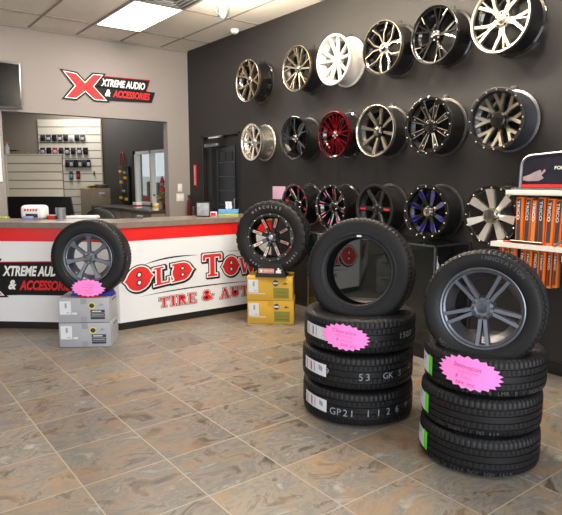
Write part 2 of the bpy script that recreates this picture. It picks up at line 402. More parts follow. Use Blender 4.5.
# filing cabinet
fw_, fd_, fh_ = .385, .62, 1.345
FCX, FCY = 3.735, 10.86
t = thing('filing_cabinet', 'taupe metal filing cabinet beside the slatwall', 'cabinet', (FCX, FCY, 0))
obj('carcass', B2((0,.02,0),(fw_,fd_,fh_),.006), M['taupecab'], t)
for k in range(4):
    d_ = obj('drawer', B2((.012,0,fh_*(.02+.245*k)),(fw_-.012,.02,fh_*(.235+.245*k)),.004), M['taupecab'], t)
    obj('handle', B2((fw_*.35,-.02,fh_*(.15+.245*k)),(fw_*.75,0,fh_*(.165+.245*k)),.004), M['steel'], d_)
    obj('label_holder', B2((fw_*.4,-.004,fh_*(.19+.245*k)),(fw_*.7,0,fh_*(.21+.245*k)),.001), M['label'], d_)
for k in range(3):
    q = thing('work_gloves', 'yellow and black glove bundle on the filing cabinet', 'gloves', (FCX+.07+.03*k, FCY+.08+.2*k, fh_), .2*k, group='glove bundles on the filing cabinet')
    bm = BM(); bmesh.ops.create_icosphere(bm, subdivisions=2, radius=.05, matrix=Matrix.Translation((0,0,.033))@Matrix.Diagonal((1,1,.65,1))); obj('palm', bm, M['amber'], q)
    for jx in range(4): obj('finger', tube([(-.045+.03*jx,-.03,.04),(-.05+.033*jx,-.06,.05),(-.05+.033*jx,-.075,.03)], .013, 6), M['blackplastic'], q)
t = thing('document_tray', 'dark grey document tray on the filing cabinet', 'tray', (FCX+.27, FCY+.2, fh_), 0)
obj('tray', bbox((0,0,.035),(.18,.24,.07),.006), M['darkcounter'], t); obj('paper_stack', bbox((0,0,.075),(.15,.2,.01),.002), M['taupecab'], t)
# office chair back
p = at_depth(8.4, 100, 214)
t = thing('office_chair', 'black office chair with rounded back behind the counter', 'chair', (p.x, p.y, 0), -YAW)
bm = BM(); bmesh.ops.create_uvsphere(bm, u_segments=28, v_segments=14, radius=1, matrix=Matrix.Translation((0,0,.88))@Matrix.Diagonal((.25,.05,.22,1))); obj('backrest', bm, M['blackplastic'], t)
obj('seat', bbox((0,.25,.47),(.5,.48,.09),.03), M['blackplastic'], t)
obj('column', lathe([(0,.12),(.03,.12),(.03,.43),(0,.43)],16,closed=False), M['steel'], t)
obj('back_support', tube([(0,.1,.45),(0,.05,.55),(0,.03,.8)],.018), M['blackplastic'], t)
for k in range(5):
    a_ = 2*pi*k/5
    l_ = obj('leg', tube([(0,0,.12),(.28*cos(a_),.28*sin(a_),.075)],.018), M['blackplastic'], t)
    obj('caster', lathe([(0,-.014),(.028,-.014),(.03,0),(.028,.014),(0,.014)],14,closed=False,mtx=Matrix.Translation((.28*cos(a_),.28*sin(a_),.03))@Matrix.Rotation(pi/2,4,'X')), M['blackplastic'], l_)
# office side counter along the dark wall
t = thing('base_cabinet', 'taupe base cabinets with dark counter below the office window', 'cabinet', (3.72, 8.2, 0))
cl = 2.55
obj('carcass', B2((.02,0,.08),(XW-3.72,cl,1.0)), M['taupecab'], t)
obj('worktop', B2((-.03,-.03,1.0),(XW-3.72,cl+.02,1.04),.004), M['darkcounter'], t)
obj('toe_kick', B2((.06,0,0),(XW-3.72,cl,.08)), M['base'], t)
for k in range(5):
    dr = obj('door', B2((0,.32+k*.445,.1),(.02,.73+k*.445,.98),.003), M['taupecab'], t)
    obj('handle', tube([(-.005,.67+k*.445-(.3 if k%2 else 0),.72),(-.025,.67+k*.445-(.3 if k%2 else 0),.72),(-.025,.67+k*.445-(.3 if k%2 else 0),.86),(-.005,.67+k*.445-(.3 if k%2 else 0),.86)],.006,6), M['steel'], dr)
# office window
wf = BM()
for (a0,a1,b0,b1) in ((wy0,wy1,wz0,wz0+.05),(wy0,wy1,wz1-.05,wz1),(wy0,wy0+.05,wz0,wz1),(wy1-.06,wy1,wz0,wz1),((wy0+wy1)/2-.06,(wy0+wy1)/2,wz0,wz1)):
    box(wf, (XW+.04,(a0+a1)/2,(b0+b1)/2),(.09,a1-a0,b1-b0))
wn = struct('window_1', wf, M['shelfwhite'], label='white framed office window above the base cabinets')
obj('glass_pane', B2((XW+.05, wy0+.05, wz0+.05),(XW+.056, wy1-.06, wz1-.05)), M['glass'], wn)
obj('shutter_strip', B2((XW-.02, wy1+.01, wz0-.02),(XW+.0, wy1+.13, wz1+.02),.003), M['blacksatin'], wn)
# outside of the window
ex = struct('wall_outside', B2((8.2, 8, -.2),(8.4, 24, 1.62)), M['outside'], label='pale building seen through the office window')
struct('ground_outside', B2((XW+.16, 4, -.3),(30, 40, -.2)), M['outside'])
for px, cw, hh, mm, nm, lb in ((143,.35,.62,'crimson','waste_bin','dark red bin outside the office window'),(149,.22,1.02,'packgrey','bollard_post','dark post outside the office window, right of the bin'),(141,.2,1.05,'packgrey','bollard_post','dark post outside the office window, above the bin')):
    p = on_plane((7.4,0,0),(1,0,0),px,190)
    if nm == 'bollard_post': p.x += .3
    q = thing(nm, lb, 'bin' if nm=='waste_bin' else 'post', (p.x,p.y,-.2))
    obj('body', lathe([(0,0),(cw/2*.9,0),(cw/2,hh+.55),(cw/2*.9,hh+.6),(0,hh+.62)],20,closed=False), M[mm], q)
# organiser with yellow tags on the base cabinet
zc = 1.04
t = thing('display_rack', 'black wall rack with yellow tags beside the office window', 'rack', (XW-.03, 10.32, 1.045))
obj('board', B2((-.03,0,0),(.03,.42,.72),.006), M['blackplastic'], t)
for k,(yy,zz) in enumerate(((.33,.62),(.12,.60),(.30,.42),(.10,.50),(.2,.25),(.08,.10),(.34,.12))):
    obj('tag_card', bbox((-.038,yy,zz),(.016,.13,.05),.003), M['amber'] if k not in (1,4) else M['taupecab'], t)
t = thing('red_cord_loop', 'red cord loop hanging above the black display rack', 'cord', (XW-.03, 10.62, 1.77))
obj('loop', tube([(0,.10*cos(a_),.02+.24*sin(a_)) for a_ in [pi*k/14 for k in range(15)]],.012,8), M['crimson'], t)
obj('hook', tube([(.03,0,.262),(-.015,0,.262)],.006,6), M['steel'], t)
# decorations on the sill
def onw(X, x, y): return on_plane((X,0,0),(1,0,0),x,y)
p = onw(4.0, 154, 204)
t = thing('flower_vase', 'small vase of dried flowers on the office cabinet', 'vase', (4.05, p.y-.14, zc))
obj('vase', lathe([(0,0),(.035,0),(.045,.05),(.03,.1),(.036,.13),(.028,.13),(.02,.1),(0,.02)],20,closed=False), M['taupecab'], t)
bm = BM()
for k in range(22):
    q = Vector((random.gauss(0,.05),random.gauss(0,.06),.2+random.gauss(0,.05))); bmesh.ops.create_icosphere(bm, subdivisions=1, radius=.02, matrix=Matrix.Translation(q)); tube([(0,0,.1),q],.002,4,bm)
obj('flowers', bm, M['flower'], t)
p = onw(4.05, 162.5, 203)
t = thing('figurine', 'red robed figurine on the office cabinet by the window', 'figurine', (4.17, p.y+.24, zc))
obj('robe', lathe([(0,0),(.09,0),(.085,.05),(.05,.28),(.035,.36),(0,.37)],20,closed=False), M['crimson'], t)
bm = BM(); bmesh.ops.create_uvsphere(bm,u_segments=16,v_segments=10,radius=.04,matrix=Matrix.Translation((0,0,.4))); obj('head', bm, M['skin'], t)
obj('hat', lathe([(0,.43),(.045,.42),(.02,.5),(0,.54)],14,closed=False), M['crimson'], t)
p = onw(3.9, 158, 205)
t = thing('candle_jar', 'cream candle jar on the office cabinet in front of the vase', 'jar', (3.84, p.y-.05, zc))
obj('jar', lathe([(0,0),(.05,0),(.05,.11),(.044,.11),(.044,.09),(0,.09)],20,closed=False), M['slat'], t); obj('label_band', lathe([(.0505,.03),(.0512,.03),(.0512,.08),(.0505,.08)],20), M['amber'], t)
p = onw(3.85, 134.5, 203)
t = thing('tea_carton', 'small red and white carton on the far end of the office cabinet', 'box', (3.9, p.y, zc))
obj('carton', bbox((0,0,.05),(.1,.16,.1),.003), M['paper'], t); obj('red_band', bbox((-.001,0,.04),(.101,.161,.03),.001), M['crimson'], t)

# small round-cornered sign at the far left
p = on_plane((0,YB,0),(0,1,0),5,125); q = on_plane((0,YB,0),(0,1,0),3.6,182)
t = thing('wall_poster', 'white rounded poster at the left edge of the back wall', 'poster', (p.x, YB, q.z))
hp = p.z-q.z
obj('poster_frame', bbox((-.38,-.012,hp/2),(.62,.02,hp),.03), M['paper'], t)
obj('poster_print', B2((-.65,-.026,.06),(-.13,-.0225,hp-.06)), M['darkink'], t)

# television
t = thing('television', 'wall mounted television with black screen and silver bezel', 'television', (1.25, YB, 2.4))
obj('bezel', bbox((0,-.06,.285),(1.3,.05,.57),.012), M['steel'], t)
obj('screen', B2((-.63,-.0875,.02),(.63,-.0852,.55)), M['screen'], t)
obj('wall_bracket', bbox((0,-.0175,.28),(.3,.035,.3),.004), M['blackplastic'], t)

# light switches
for (zz,ww,hh,lb,n) in ((1.39,.075,.12,'single white light switch plate, upper one on the back wall',1),(1.24,.13,.12,'double white light switch plate below the single one',2)):
    t = thing('light_switch', lb, 'light switch', (4.135, YB, zz))
    obj('plate', bbox((0,-.004,0),(ww,.008,hh),.003), M['shelfwhite'], t)
    for k in range(n): obj('rocker', bbox(((k-(n-1)/2)*.05,-.01,0),(.03,.008,.06),.002), M['paper'], t)

# ------------------------------------------------------------------ lettered sign (red X, two black bars)
def logo_sign(parent, mtx, s=1., xdx=0.):
    sc = Matrix.Scale(s, 4)
    def put(name, geo, z, m_): return obj(name, lift(geo, mtx @ sc, z), m_, parent)
    X = [(0,.394),(.228,.377),(.328,.281),(.436,.390),(.629,.394),(.477,.208),(.671,.009),(.439,.005),(.330,.099),(.209,0),(.007,.004),(.164,.192)]
    X = [(x+xdx, y) for x, y in X]
    def off(P, d):
        out = []; n = len(P)
        for i in range(n):
            a, b, c = Vector(P[i-1]), Vector(P[i]), Vector(P[(i+1) % n])
            e1 = (b-a).normalized(); e2 = (c-b).normalized()
            n1 = Vector((-e1.y, e1.x)); n2 = Vector((-e2.y, e2.x)); bs = (n1+n2); L = bs.length
            k = min(1/(max(.35, bs.dot(n1)/L)), 2.2); out.append(tuple(b + bs/L*(d)*k))
        return out
    def xpoly(P): # split to quads round the centre for clean filling
        c = (.33,.19); inner = [2,5,8,11]
        fs = [[P[11],P[0],P[1],P[2]],[P[2],P[3],P[4],P[5]],[P[5],P[6],P[7],P[8]],[P[8],P[9],P[10],P[11]],[P[2],P[5],P[8],P[11]]]
        return flat(fs)
    put('black_bars', flat([[(.40,.352),(1.277,.367),(1.211,.202),(.43,.2)],[(.43,.215),(1.359,.205),(1.299,.053),(.50,.026)]]), .0, M['ink_black'])
    put('red_edge', flat([[(.50,.362),(1.287,.378),(1.280,.36),(.50,.347)],[(1.268,.36),(1.284,.372),(1.225,.205),(1.211,.205)]]), -.0008, M['ink_red'])
    put('x_outline', xpoly(X), .0012, M['ink_black'])
    put('x_white', xpoly(off(X, -.020)), .0024, M['ink_white'])
    put('x_red', xpoly(off(X, -.032)), .0036, M['ink_red'])
    put('lettering', fit(text('XTREME AUDIO', 1, .32, .04, .6), .548, 1.2, .222, .325), .005, M['ink_white'])
    put('ampersand', fit(text('&', 1, .32, .04, .6), .60, .685, .088, .185), .005, M['ink_white'])
    put('lettering', fit(text('ACCESSORIES', 1, .32, .04, .6), .712, 1.275, .083, .183), .005, M['ink_red'])
t = thing('logo_sign', 'sign with a big red X and two slanted black bars on the back wall', 'sign', (2.402, YB, 2.577))
logo_sign(t, Matrix.Translation((0,-.016,0)) @ Matrix.Rotation(pi/2, 4, 'X'))
obj('backing', join([B for B in []]) if False else lift(flat([[(.40,.352),(1.277,.367),(1.211,.202),(1.359,.205),(1.299,.053),(.50,.026)]]), Matrix.Translation((0,-.002,0)) @ Matrix.Rotation(pi/2,4,'X')), M['ink_black'], t)

# ------------------------------------------------------------------ reception counter
A = Vector((2.11, 5.44)); dl = Vector((-.751, .660)).normalized()
P0 = A + dl*2.3; P2 = Vector((4.0, 5.44))
nl = Vector((dl.y, -dl.x)); 
if nl.y > 0: nl = -nl
def poly_prism(poly, z0, z1):
    bm = BM(); vb = [bm.verts.new((x,y,z0)) for x,y in poly]; vt = [bm.verts.new((x,y,z1)) for x,y in poly]
    n = len(poly); bm.faces.new(vb[::-1]); bm.faces.new(vt)
    for i in range(n): bm.faces.new((vb[i], vb[(i+1)%n], vt[(i+1)%n], vt[i]))
    bmesh.ops.recalc_face_normals(bm, faces=bm.faces); return bm
mitre = (nl + Vector((0,-1))).normalized(); mk = 1/mitre.dot(nl)
def strip(front, back):   # polygon following the counter face; offsets outward (toward the room)
    f = lambda o: [P0+nl*o, A+mitre*mk*o, P2+Vector((0,-1))*o]
    return [tuple(v) for v in f(front)] + [tuple(v) for v in reversed(f(back))]
t = thing('reception_counter', 'white reception counter with red band, large red lettering and grey stone look top', 'counter')
obj('toe_kick', poly_prism(strip(-.012,-.5), 0, .075), M['base'], t)
obj('front_panel', poly_prism(strip(0,-.5), .075, .9), M['white'], t)
obj('red_band', poly_prism(strip(.003,-.5), .9, 1.035), M['red'], t)
obj('countertop', poly_prism(strip(.02,-.56), 1.035, 1.09), M['counter'], t)
# left sign, printed on the angled panel
mL = Matrix.Translation((A.x, A.y, 0)) @ Matrix(((-dl.x, 0, nl.x, 0), (-dl.y, 0, nl.y, 0), (0, 1, 0, 0), (0,0,0,1)))
sg = obj('logo_print', lift(flat([[(-1.35,.352),(-.44,.352),(-.46,.38),(-1.35,.38)]]), mL, .002), M['ink_black'], t)
logo_sign(sg, mL @ Matrix.Translation((-1.762,.318,.004)), 1.03, -.075)
# OLD TOWN TIRE & AUTO: slab glyphs from strokes and discs
def stroke(p, q, w, e=0., ext=0.):
    p, q = Vector(p), Vector(q); d = (q-p).normalized(); n = Vector((-d.y, d.x)); p = p-d*(e+ext); q = q+d*(e+ext); h = w/2+e
    return [tuple(p+n*h), tuple(p-n*h), tuple(q-n*h), tuple(q+n*h)][::-1]
def disc(cx, cy, rx, ry, e=0., spikes=()):
    P = []
    for k in range(40):
        a = 2*pi*k/40; r = 1.
        for s_ in spikes:
            dd = abs((a-s_+pi) % (2*pi)-pi)
            if dd < .22: r = 1+.2*(1-dd/.22)
        P.append((cx+(rx+e)*r*cos(a), cy+(ry+e)*r*sin(a)))
    return P
s_w = .24
G = {   # strokes on a unit cell: width in first item
 'O': (.86, [], [(.43,.5,.43,.5,(pi,0))], [(.43,.66,.10,.12),(.43,.34,.10,.12)]),
 'L': (.78, [((.24,.03),(.24,.97),.24),((.02,.95),(.48,.95),.13),((.02,.06),(.74,.06),.15),((.70,.05),(.70,.34),.13),((.02,.88),(.02,.97),.1),((.45,.88),(.45,.97),.1)], [], []),
 'D': (.86, [((.22,.03),(.22,.97),.24),((.02,.94),(.4,.94),.13),((.02,.06),(.4,.06),.13)], [(.44,.5,.40,.5,(0,))], [(.46,.67,.09,.11),(.46,.33,.09,.11)]),
 'T': (.94, [((.47,.03),(.47,.97),.25),((.04,.92),(.90,.92),.17),((.08,.70),(.08,.95),.15),((.86,.70),(.86,.95),.15),((.22,.06),(.72,.06),.13)], [], []),
 'W': (1.15, [((.14,.95),(.36,.08),.21),((.36,.08),(.57,.85),.15),((.57,.85),(.80,.08),.21),((.80,.08),(1.0,.95),.15),((.0,.95),(.34,.95),.12),((.44,.95),(.72,.95),.12),((.84,.95),(1.15,.95),.12)], [], []),
 'N': (.98, [((.16,.03),(.16,.97),.15),((.14,.95),(.82,.06),.25),((.82,.03),(.82,.97),.15),((.0,.95),(.3,.95),.12),((.66,.95),(.98,.95),.12),((.0,.05),(.34,.05),.12)], [], []),
 'I': (.46, [((.23,.03),(.23,.97),.25),((.02,.93),(.44,.93),.14),((.02,.07),(.44,.07),.14)], [], []),
 'R': (.84, [((.2,.03),(.2,.97),.24),((.0,.93),(.42,.93),.14),((.0,.07),(.38,.07),.14),((.42,.5),(.68,.08),.22),((.56,.07),(.86,.07),.14)], [(.42,.70,.33,.29,())], [(.42,.71,.1,.09)]),
 'E': (.76, [((.2,.03),(.2,.97),.24),((.0,.93),(.7,.93),.14),((.0,.07),(.72,.07),.14),((.2,.5),(.52,.5),.14),((.67,.74),(.67,.95),.13),((.69,.05),(.69,.28),.13),((.52,.40),(.52,.60),.1)], [], []),
 'A': (.92, [((.18,.05),(.44,.93),.15),((.46,.93),(.74,.05),.24),((.22,.34),(.66,.34),.12),((.0,.06),(.34,.06),.13),((.54,.06),(.94,.06),.13),((.3,.94),(.52,.94),.12)], [], []),
 'U': (.86, [((.2,.35),(.2,.97),.23),((.68,.35),(.68,.97),.16),((.0,.94),(.38,.94),.13),((.52,.94),(.86,.94),.13)], [(.43,.32,.34,.31,())], [(.45,.5,.11,.19)]),
 '&': (.9, [((.3,.75),(.78,.08),.17),((.55,.2),(.85,.5),.13),((.68,.5),(.92,.5),.1)], [(.36,.76,.25,.24,()),(.36,.28,.35,.29,())], [(.36,.77,.09,.09),(.33,.28,.13,.13)]),
}
def glyph(ch, e=0.):
    w, st, ds, ho = G[ch]
    return [stroke(p, q, ww, e) for p, q, ww in st] + [disc(cx, cy, rx, ry, e, sp) for cx, cy, rx, ry, sp in ds]
def holes(ch, e=0.): return [ell(cx, cy, max(.01, rx-e), max(.01, ry-e), 16) for cx, cy, rx, ry in G[ch][3]]
sign = obj('print_base', lift(flat([[(.02,.11),(.021,.11),(.021,.111)]]), Matrix.Translation((2.11,5.437,0))@Matrix.Rotation(pi/2,4,'X')), M['ink_white'], t)
sign.name = 'sign_print'
mR = Matrix.Translation((0, 5.4399, 0)) @ Matrix.Rotation(pi/2, 4, 'X')
def place_word(letters, e_r, e_w, e_b, sh, z=.001, hole_core=True):
    lay = {'b': [], 's': [], 'w': [], 'r': [], 'hb': [], 'hw': []}
    for ch, x0, y0, wd, ht, sk in letters:
        W_ = G[ch][0]
        def mp(P, dx=0, dy=0): return [(x0+x/W_*wd+dx, y0+y*ht+sk*(x/W_)*wd+dy) for x, y in P]
        for P in glyph(ch, e_b/ht): lay['b'].append(mp(P)); lay['s'].append(mp(P, sh, -sh))
        for P in glyph(ch, e_w/ht): lay['w'].append(mp(P))
        for P in glyph(ch, -e_r/ht): lay['r'].append(mp(P))
        for P in holes(ch): lay['hb'].append(mp(P))
        for P in holes(ch, .045): lay['hw'].append(mp(P))
    for key, zz, m_ in (('s',0,'ink_black'),('b',.002,'ink_black'),('w',.004,'ink_white'),('r',.006,'ink_red'),('hb',.008,'ink_black'),('hw',.010,'ink_white')):
        if lay[key] and not (key == 'hw' and not hole_core):
            for i, P in enumerate(lay[key]): pass
            g_ = flat(lay[key]); vi = 0; zs = []
            for i, P in enumerate(lay[key]): zs += [i*.00003]*len(P)
            g_ = ([(v[0], v[1], zs[q]) for q, v in enumerate(g_[0])], g_[1])
            obj('lettering' if key != 's' else 'letter_shadow', lift(g_, mR, z+zz), M[m_], sign)
place_word([('O',2.185,.365,.275,.255,.13),('L',2.478,.410,.20,.190,.12),('D',2.680,.425,.250,.200,.10),
            ('T',3.060,.445,.25,.255,.0),('O',3.325,.430,.21,.225,.0),('W',3.535,.425,.25,.20,-.02),('N',3.765,.420,.20,.19,-.03)], .005, .007, .018, .012)
place_word([('T',2.535,.178,.115,.105,-.0),('I',2.665,.178,.065,.11,0),('R',2.745,.176,.115,.112,0),('E',2.875,.175,.105,.114,0),
            ('&',3.05,.185,.145,.115,0),
            ('A',3.275,.178,.135,.12,0),('U',3.42,.178,.12,.118,0),('T',3.55,.175,.115,.118,0),('O',3.675,.172,.12,.115,0)], .002, .003, .007, .002, hole_core=False)
def arc(pts, w):
    out = []
    n = len(pts)
    for i in range(n-1):
        wa = w*sin(pi*(i+.15)/(n)) ; wb = w*sin(pi*(i+1.15)/(n))
        (x0,y0),(x1,y1) = pts[i], pts[i+1]
        out.append([(x0,y0-wa/2),(x1,y1-wb/2),(x1,y1+wb/2),(x0,y0+wa/2)])
    return flat(out)
def curve(p, n=18):
    P = []
    for k in range(n+1):
        u = k/n; P.append(tuple(Vector(p[0])*(1-u)**2 + Vector(p[1])*2*u*(1-u) + Vector(p[2])*u*u))
    return P
obj('swoosh', lift(arc(curve([(2.36,.64),(2.6,.72),(3.0,.70)]), .016), mR, .001), M['ink_black'], sign)
obj('swoosh', lift(arc(curve([(2.30,.318),(2.9,.372),(3.75,.335)]), .014), mR, .001), M['ink_black'], sign)
obj('swoosh', lift(arc(curve([(3.34,.715),(3.6,.71),(3.9,.66)]), .012), mR, .001), M['ink_grey'], sign)

# items on the counter (top at 1.09)
ZT = 1.09
p = at_z(ZT, 33, 219.5)
t = thing('counter_printer', 'small white rounded counter machine with red lettering', 'machine', (p.x+.05, p.y+.1, ZT), -YAW)
bm = BM(); box(bm, (0,0,.075), (.25,.18,.15)); bevel(bm, .04, 4); obj('shell', bm, M['paper'], t)
obj('dark_window', bbox((.0,-.088,.04),(.13,.012,.04),.005), M['blackplastic'], t)
obj('blue_card', bbox((-.03,-.11,.018),(.11,.02,.036),.002), mat('pale_blue_card', srgb(150,160,205), .6), t)
obj('side_stripe', bbox((-.118,-.02,.07),(.02,.1,.1),.008), M['crimson'], t)
obj('red_stripes', lift(flat([[(-.08+.03*k,.088),(-.06+.03*k,.088),(-.055+.03*k,.112),(-.075+.03*k,.112)] for k in range(5)]), Matrix.Translation((0,-.0915,0))@Matrix.Rotation(pi/2,4,'X')), M['ink_red'], t)
p = at_z(ZT, 60, 219)
t = thing('pen_cup', 'grey wire mesh pen cup on the counter', 'cup', (p.x+.02, p.y+.03, ZT))
obj('cup', lathe([(0,0),(.052,0),(.054,.12),(.05,.12),(.048,.004),(0,.004)],28,closed=False), M['mesh'], t)
p = at_z(ZT, 51, 219.3)
t = thing('card_holder', 'small red and white card box left of the pen cup', 'card holder', (p.x+.02, p.y+.02, ZT), -YAW)
obj('holder', bbox((0,0,.02),(.09,.06,.04),.003), M['darkink'], t); obj('card', bbox((0,-.032,.022),(.07,.004,.03),.001), M['ink_red'], t); obj('white_top', bbox((0,.01,.043),(.08,.03,.006),.001), M['paper'], t)
p = at_z(ZT, 80, 218.5)
t = thing('paper_pad', 'stack of white paper on the counter right of the pen cup', 'paper', (p.x+.03, p.y+.03, ZT), -YAW+.05)
obj('sheets', bbox((0,0,.012),(.36,.13,.024),.002), M['paper'], t)
obj('top_sheet', bbox((.02,.02,.0275),(.3,.1,.004),.001,.08), M['label'], t)
p = at_z(ZT, 203, 217)
t = thing('photo_block', 'silver framed black and white photo block on the counter', 'picture frame', (p.x+.02, p.y+.03, ZT), -YAW)
obj('frame', bbox((0,0,.085),(.16,.03,.17),.005), M['blackplastic'], t)
obj('photo', bbox((0,-.016,.085),(.135,.004,.145),.001), mat('silver_grey_photo', srgb(150,155,165), .3, var=.6, scale=22), t)
p = at_z(ZT, 214.5, 216)
t = thing('small_carton', 'small red and white carton between photo block and tissue box', 'box', (p.x, p.y+.02, ZT), -YAW)
obj('carton', bbox((0,0,.025),(.08,.06,.05),.003), M['paper'], t); obj('red_face', bbox((0,-.031,.022),(.06,.003,.035),.001), M['ink_red'], t)
p = at_z(ZT, 231, 216)
t = thing('tissue_box', 'blue tissue box with a white tissue sticking out', 'tissue box', (p.x, p.y+.05, ZT), -YAW)
obj('carton', bbox((0,0,.038),(.23,.12,.075),.003), M['tissueblue'], t); obj('lime_base', bbox((0,0,.012),(.234,.124,.024),.002), M['lime'], t)
bm = lathe([(.015,.07),(.035,.09),(.03,.13),(.035,.165),(.03,.166),(.02,.13),(.01,.09)],24,rfun=lambda i,k,r,z: r*(1+.25*sin(k*pi*2/24*5+i))); obj('tissue', bm, M['paper'], t)
p = at_z(ZT, 140, 218.5)
t = thing('glass_dish', 'small clear glass dish alone on the counter', 'dish', (p.x, p.y, ZT))
obj('dish', lathe([(0,0),(.03,0),(.045,.03),(.042,.03),(.028,.005),(0,.005)],24,closed=False), M['mesh'], t)
p = at_z(ZT, 1, 218.5)
t = thing('note_pad', 'yellow note pad at the left end of the counter', 'note pad', (p.x, p.y+.02, ZT), -YAW)
obj('pad', bbox((0,0,.008),(.16,.1,.016),.002), M['lime'], t)

# ------------------------------------------------------------------ door in the dark wall
t = obj('door_1', B2((XW+.03,6.6,0),(XW+.075,7.56,2.13),.004), M['blacksatin']); tag(t, kind='structure', label='black door with dark glass in the charcoal wall')
fr = BM()
for a0,a1,b0,b1 in ((6.57,6.6,0,2.16),(7.56,7.59,0,2.16),(6.57,7.59,2.13,2.16)): box(fr, (XW+.01,(a0+a1)/2,(b0+b1)/2),(.03,a1-a0,b1-b0))
obj('door_frame', fr, M['blackplastic'], t)
obj('glass_panel', B2((XW+.018,6.72,.25),(XW+.03,7.36,1.98)), M['doorglass'], t)
obj('mullion', B2((XW+.008,7.16,.25),(XW+.02,7.2,1.98)), M['blackplastic'], t)
for k in range(5): obj('glazing_bar', B2((XW+.008,6.74,1.75-k*.2),(XW+.019,7.14,1.762-k*.2)), M['packgrey'], t)
obj('window_patch', B2((XW+.01,6.78,1.78),(XW+.019,6.93,1.9)), M['blackplastic'], t); obj('window_patch', B2((XW+.01,6.97,1.78),(XW+.019,7.1,1.9)), M['blackplastic'], t)
obj('door_handle', tube([(XW+.02,6.68,1.0),(XW-.03,6.68,1.0),(XW-.03,6.68,1.25),(XW+.02,6.68,1.25)],.01), M['steel'], t)
dc = obj('door_closer', bbox((XW-.06,7.22,2.0),(.06,.34,.055),.01), M['steel'], t)
obj('closer_arm', tube([(XW-.06,7.25,2.03),(XW-.16,7.12,2.09),(XW-.03,7.0,2.11)],.011), M['steel'], dc)
obj('closer_arm', bbox((XW-.04,7.12,2.12),(.05,.32,.02),.003), M['steel'], dc)
# red strip sign & extinguisher
t = thing('safety_sign', 'narrow vertical red FIRE EXTINGUISHER sign on the charcoal wall', 'sign', (XW-.002, 7.82, 1.58))
obj('plate', bbox((-.003,0,0),(.006,.085,.32),.002), M['ink_red'], t)
obj('lettering', lift(fit(text('FIRE EXTINGUISHER',1,0,.02),-.145,.145,-.018,.018), Matrix.Translation((-.0075,0,0))@Matrix(((0,0,-1,0),(0,1,0,0),(1,0,0,0),(0,0,0,1)))), M['ink_white'], t)
t = thing('fire_extinguisher', 'dark red fire extinguisher on the wall below the red strip sign', 'extinguisher', (XW-.09, 7.86, .80))
obj('tank', lathe([(0,0),(.03,0),(.036,.02),(.036,.34),(.03,.4),(.02,.42),(0,.42)],24,closed=False), M['extred'], t)
obj('valve', bbox((0,0,.45),(.05,.04,.06),.008), M['blackplastic'], t)
obj('hose', tube([(0,-.02,.46),(-.03,-.08,.42),(-.04,-.085,.25),(-.03,-.075,.12)],.011), M['blackplastic'], t)
obj('wall_bracket', B2((.06,-.02,.1),(.088,.02,.3)), M['steel'], t)
# pink paper notice
t = thing('paper_notice', 'pale pink paper notice on the wall behind the white lettered tire', 'notice', (XW-.002, 5.69, 1.35))
obj('sheet', bbox((-.002,0,0),(.003,.26,.16),.001), mat('pale_pink_paper', srgb(222,178,210), .8), t)

# ------------------------------------------------------------------ ceiling fixtures
def light_panel(x0, y0, label):
    t = thing('ceiling_light', label, 'ceiling light', (x0, y0, ZC-.008), group='recessed ceiling light panels')
    obj('diffuser', B2((.02,.02,-.002),(.58,1.2,.004)), M['lightpanel'], t)
    g = BM()
    for a_,b_ in (((0,0,-.006),(.6,.02,.006)),((0,1.2,-.006),(.6,1.22,.006)),((0,.02,-.006),(.02,1.2,.006)),((.58,.02,-.006),(.6,1.2,.006))):
        box(g, [(a_[i]+b_[i])/2 for i in range(3)], [b_[i]-a_[i] for i in range(3)])
    obj('frame', g, M['shelfwhite'], t)
    L = bpy.data.lights.new('panel_light','AREA'); L.shape='RECTANGLE'; L.size=.55; L.size_y=1.15; L.energy=24; L.color=(1,.93,.82)
    lo = bpy.data.objects.new('panel_light', L); COL.objects.link(lo); lo.location=(x0+.3, y0+.61, ZC-.03)
light_panel(2.655, 6.09, 'bright rectangular light panel recessed in the ceiling by the back wall')
for (x,y) in ((2.04-.607*2, 6.09),(2.655,2.43),(.826,2.43),(2.655,-.6)):
    L = bpy.data.lights.new('panel_light','AREA'); L.shape='RECTANGLE'; L.size=.55; L.size_y=1.15; L.energy=22; L.color=(1,.93,.82)
    lo = bpy.data.objects.new('panel_light', L); COL.objects.link(lo); lo.location=(x+.3, y+.61, ZC-.03)
t = thing('ceiling_vent', 'brown grey metal air vent in the ceiling next to the light panel', 'vent', (2.94, 5.79, ZC-.006))
g = BM()
for k in range(4):
    s_ = .56-.13*k
    for sx_,sy_,cx_,cy_ in ((s_,.035,0,s_/2),(s_,.035,0,-s_/2),(.035,s_,s_/2,0),(.035,s_,-s_/2,0)): box(g, (cx_,cy_,-.012-.004*k),(sx_,sy_,.006))
obj('louvre', g, M['mesh'], t); obj('backing', B2((-.29,-.29,-.006),(.29,.29,0)), M['darkcounter'], t)
t = thing('ceiling_sensor', 'small white sensor on the ceiling edge above the dark wall', 'sensor', (4.2, 6.5, ZC))
obj('housing', lathe([(0,0),(.055,0),(.055,-.025),(.04,-.045),(0,-.05)],28,closed=False), M['paper'], t)
obj('lens', lathe([(0,-.05),(.02,-.05),(.014,-.058),(0,-.06)],16,closed=False), M['ink_grey'], t)
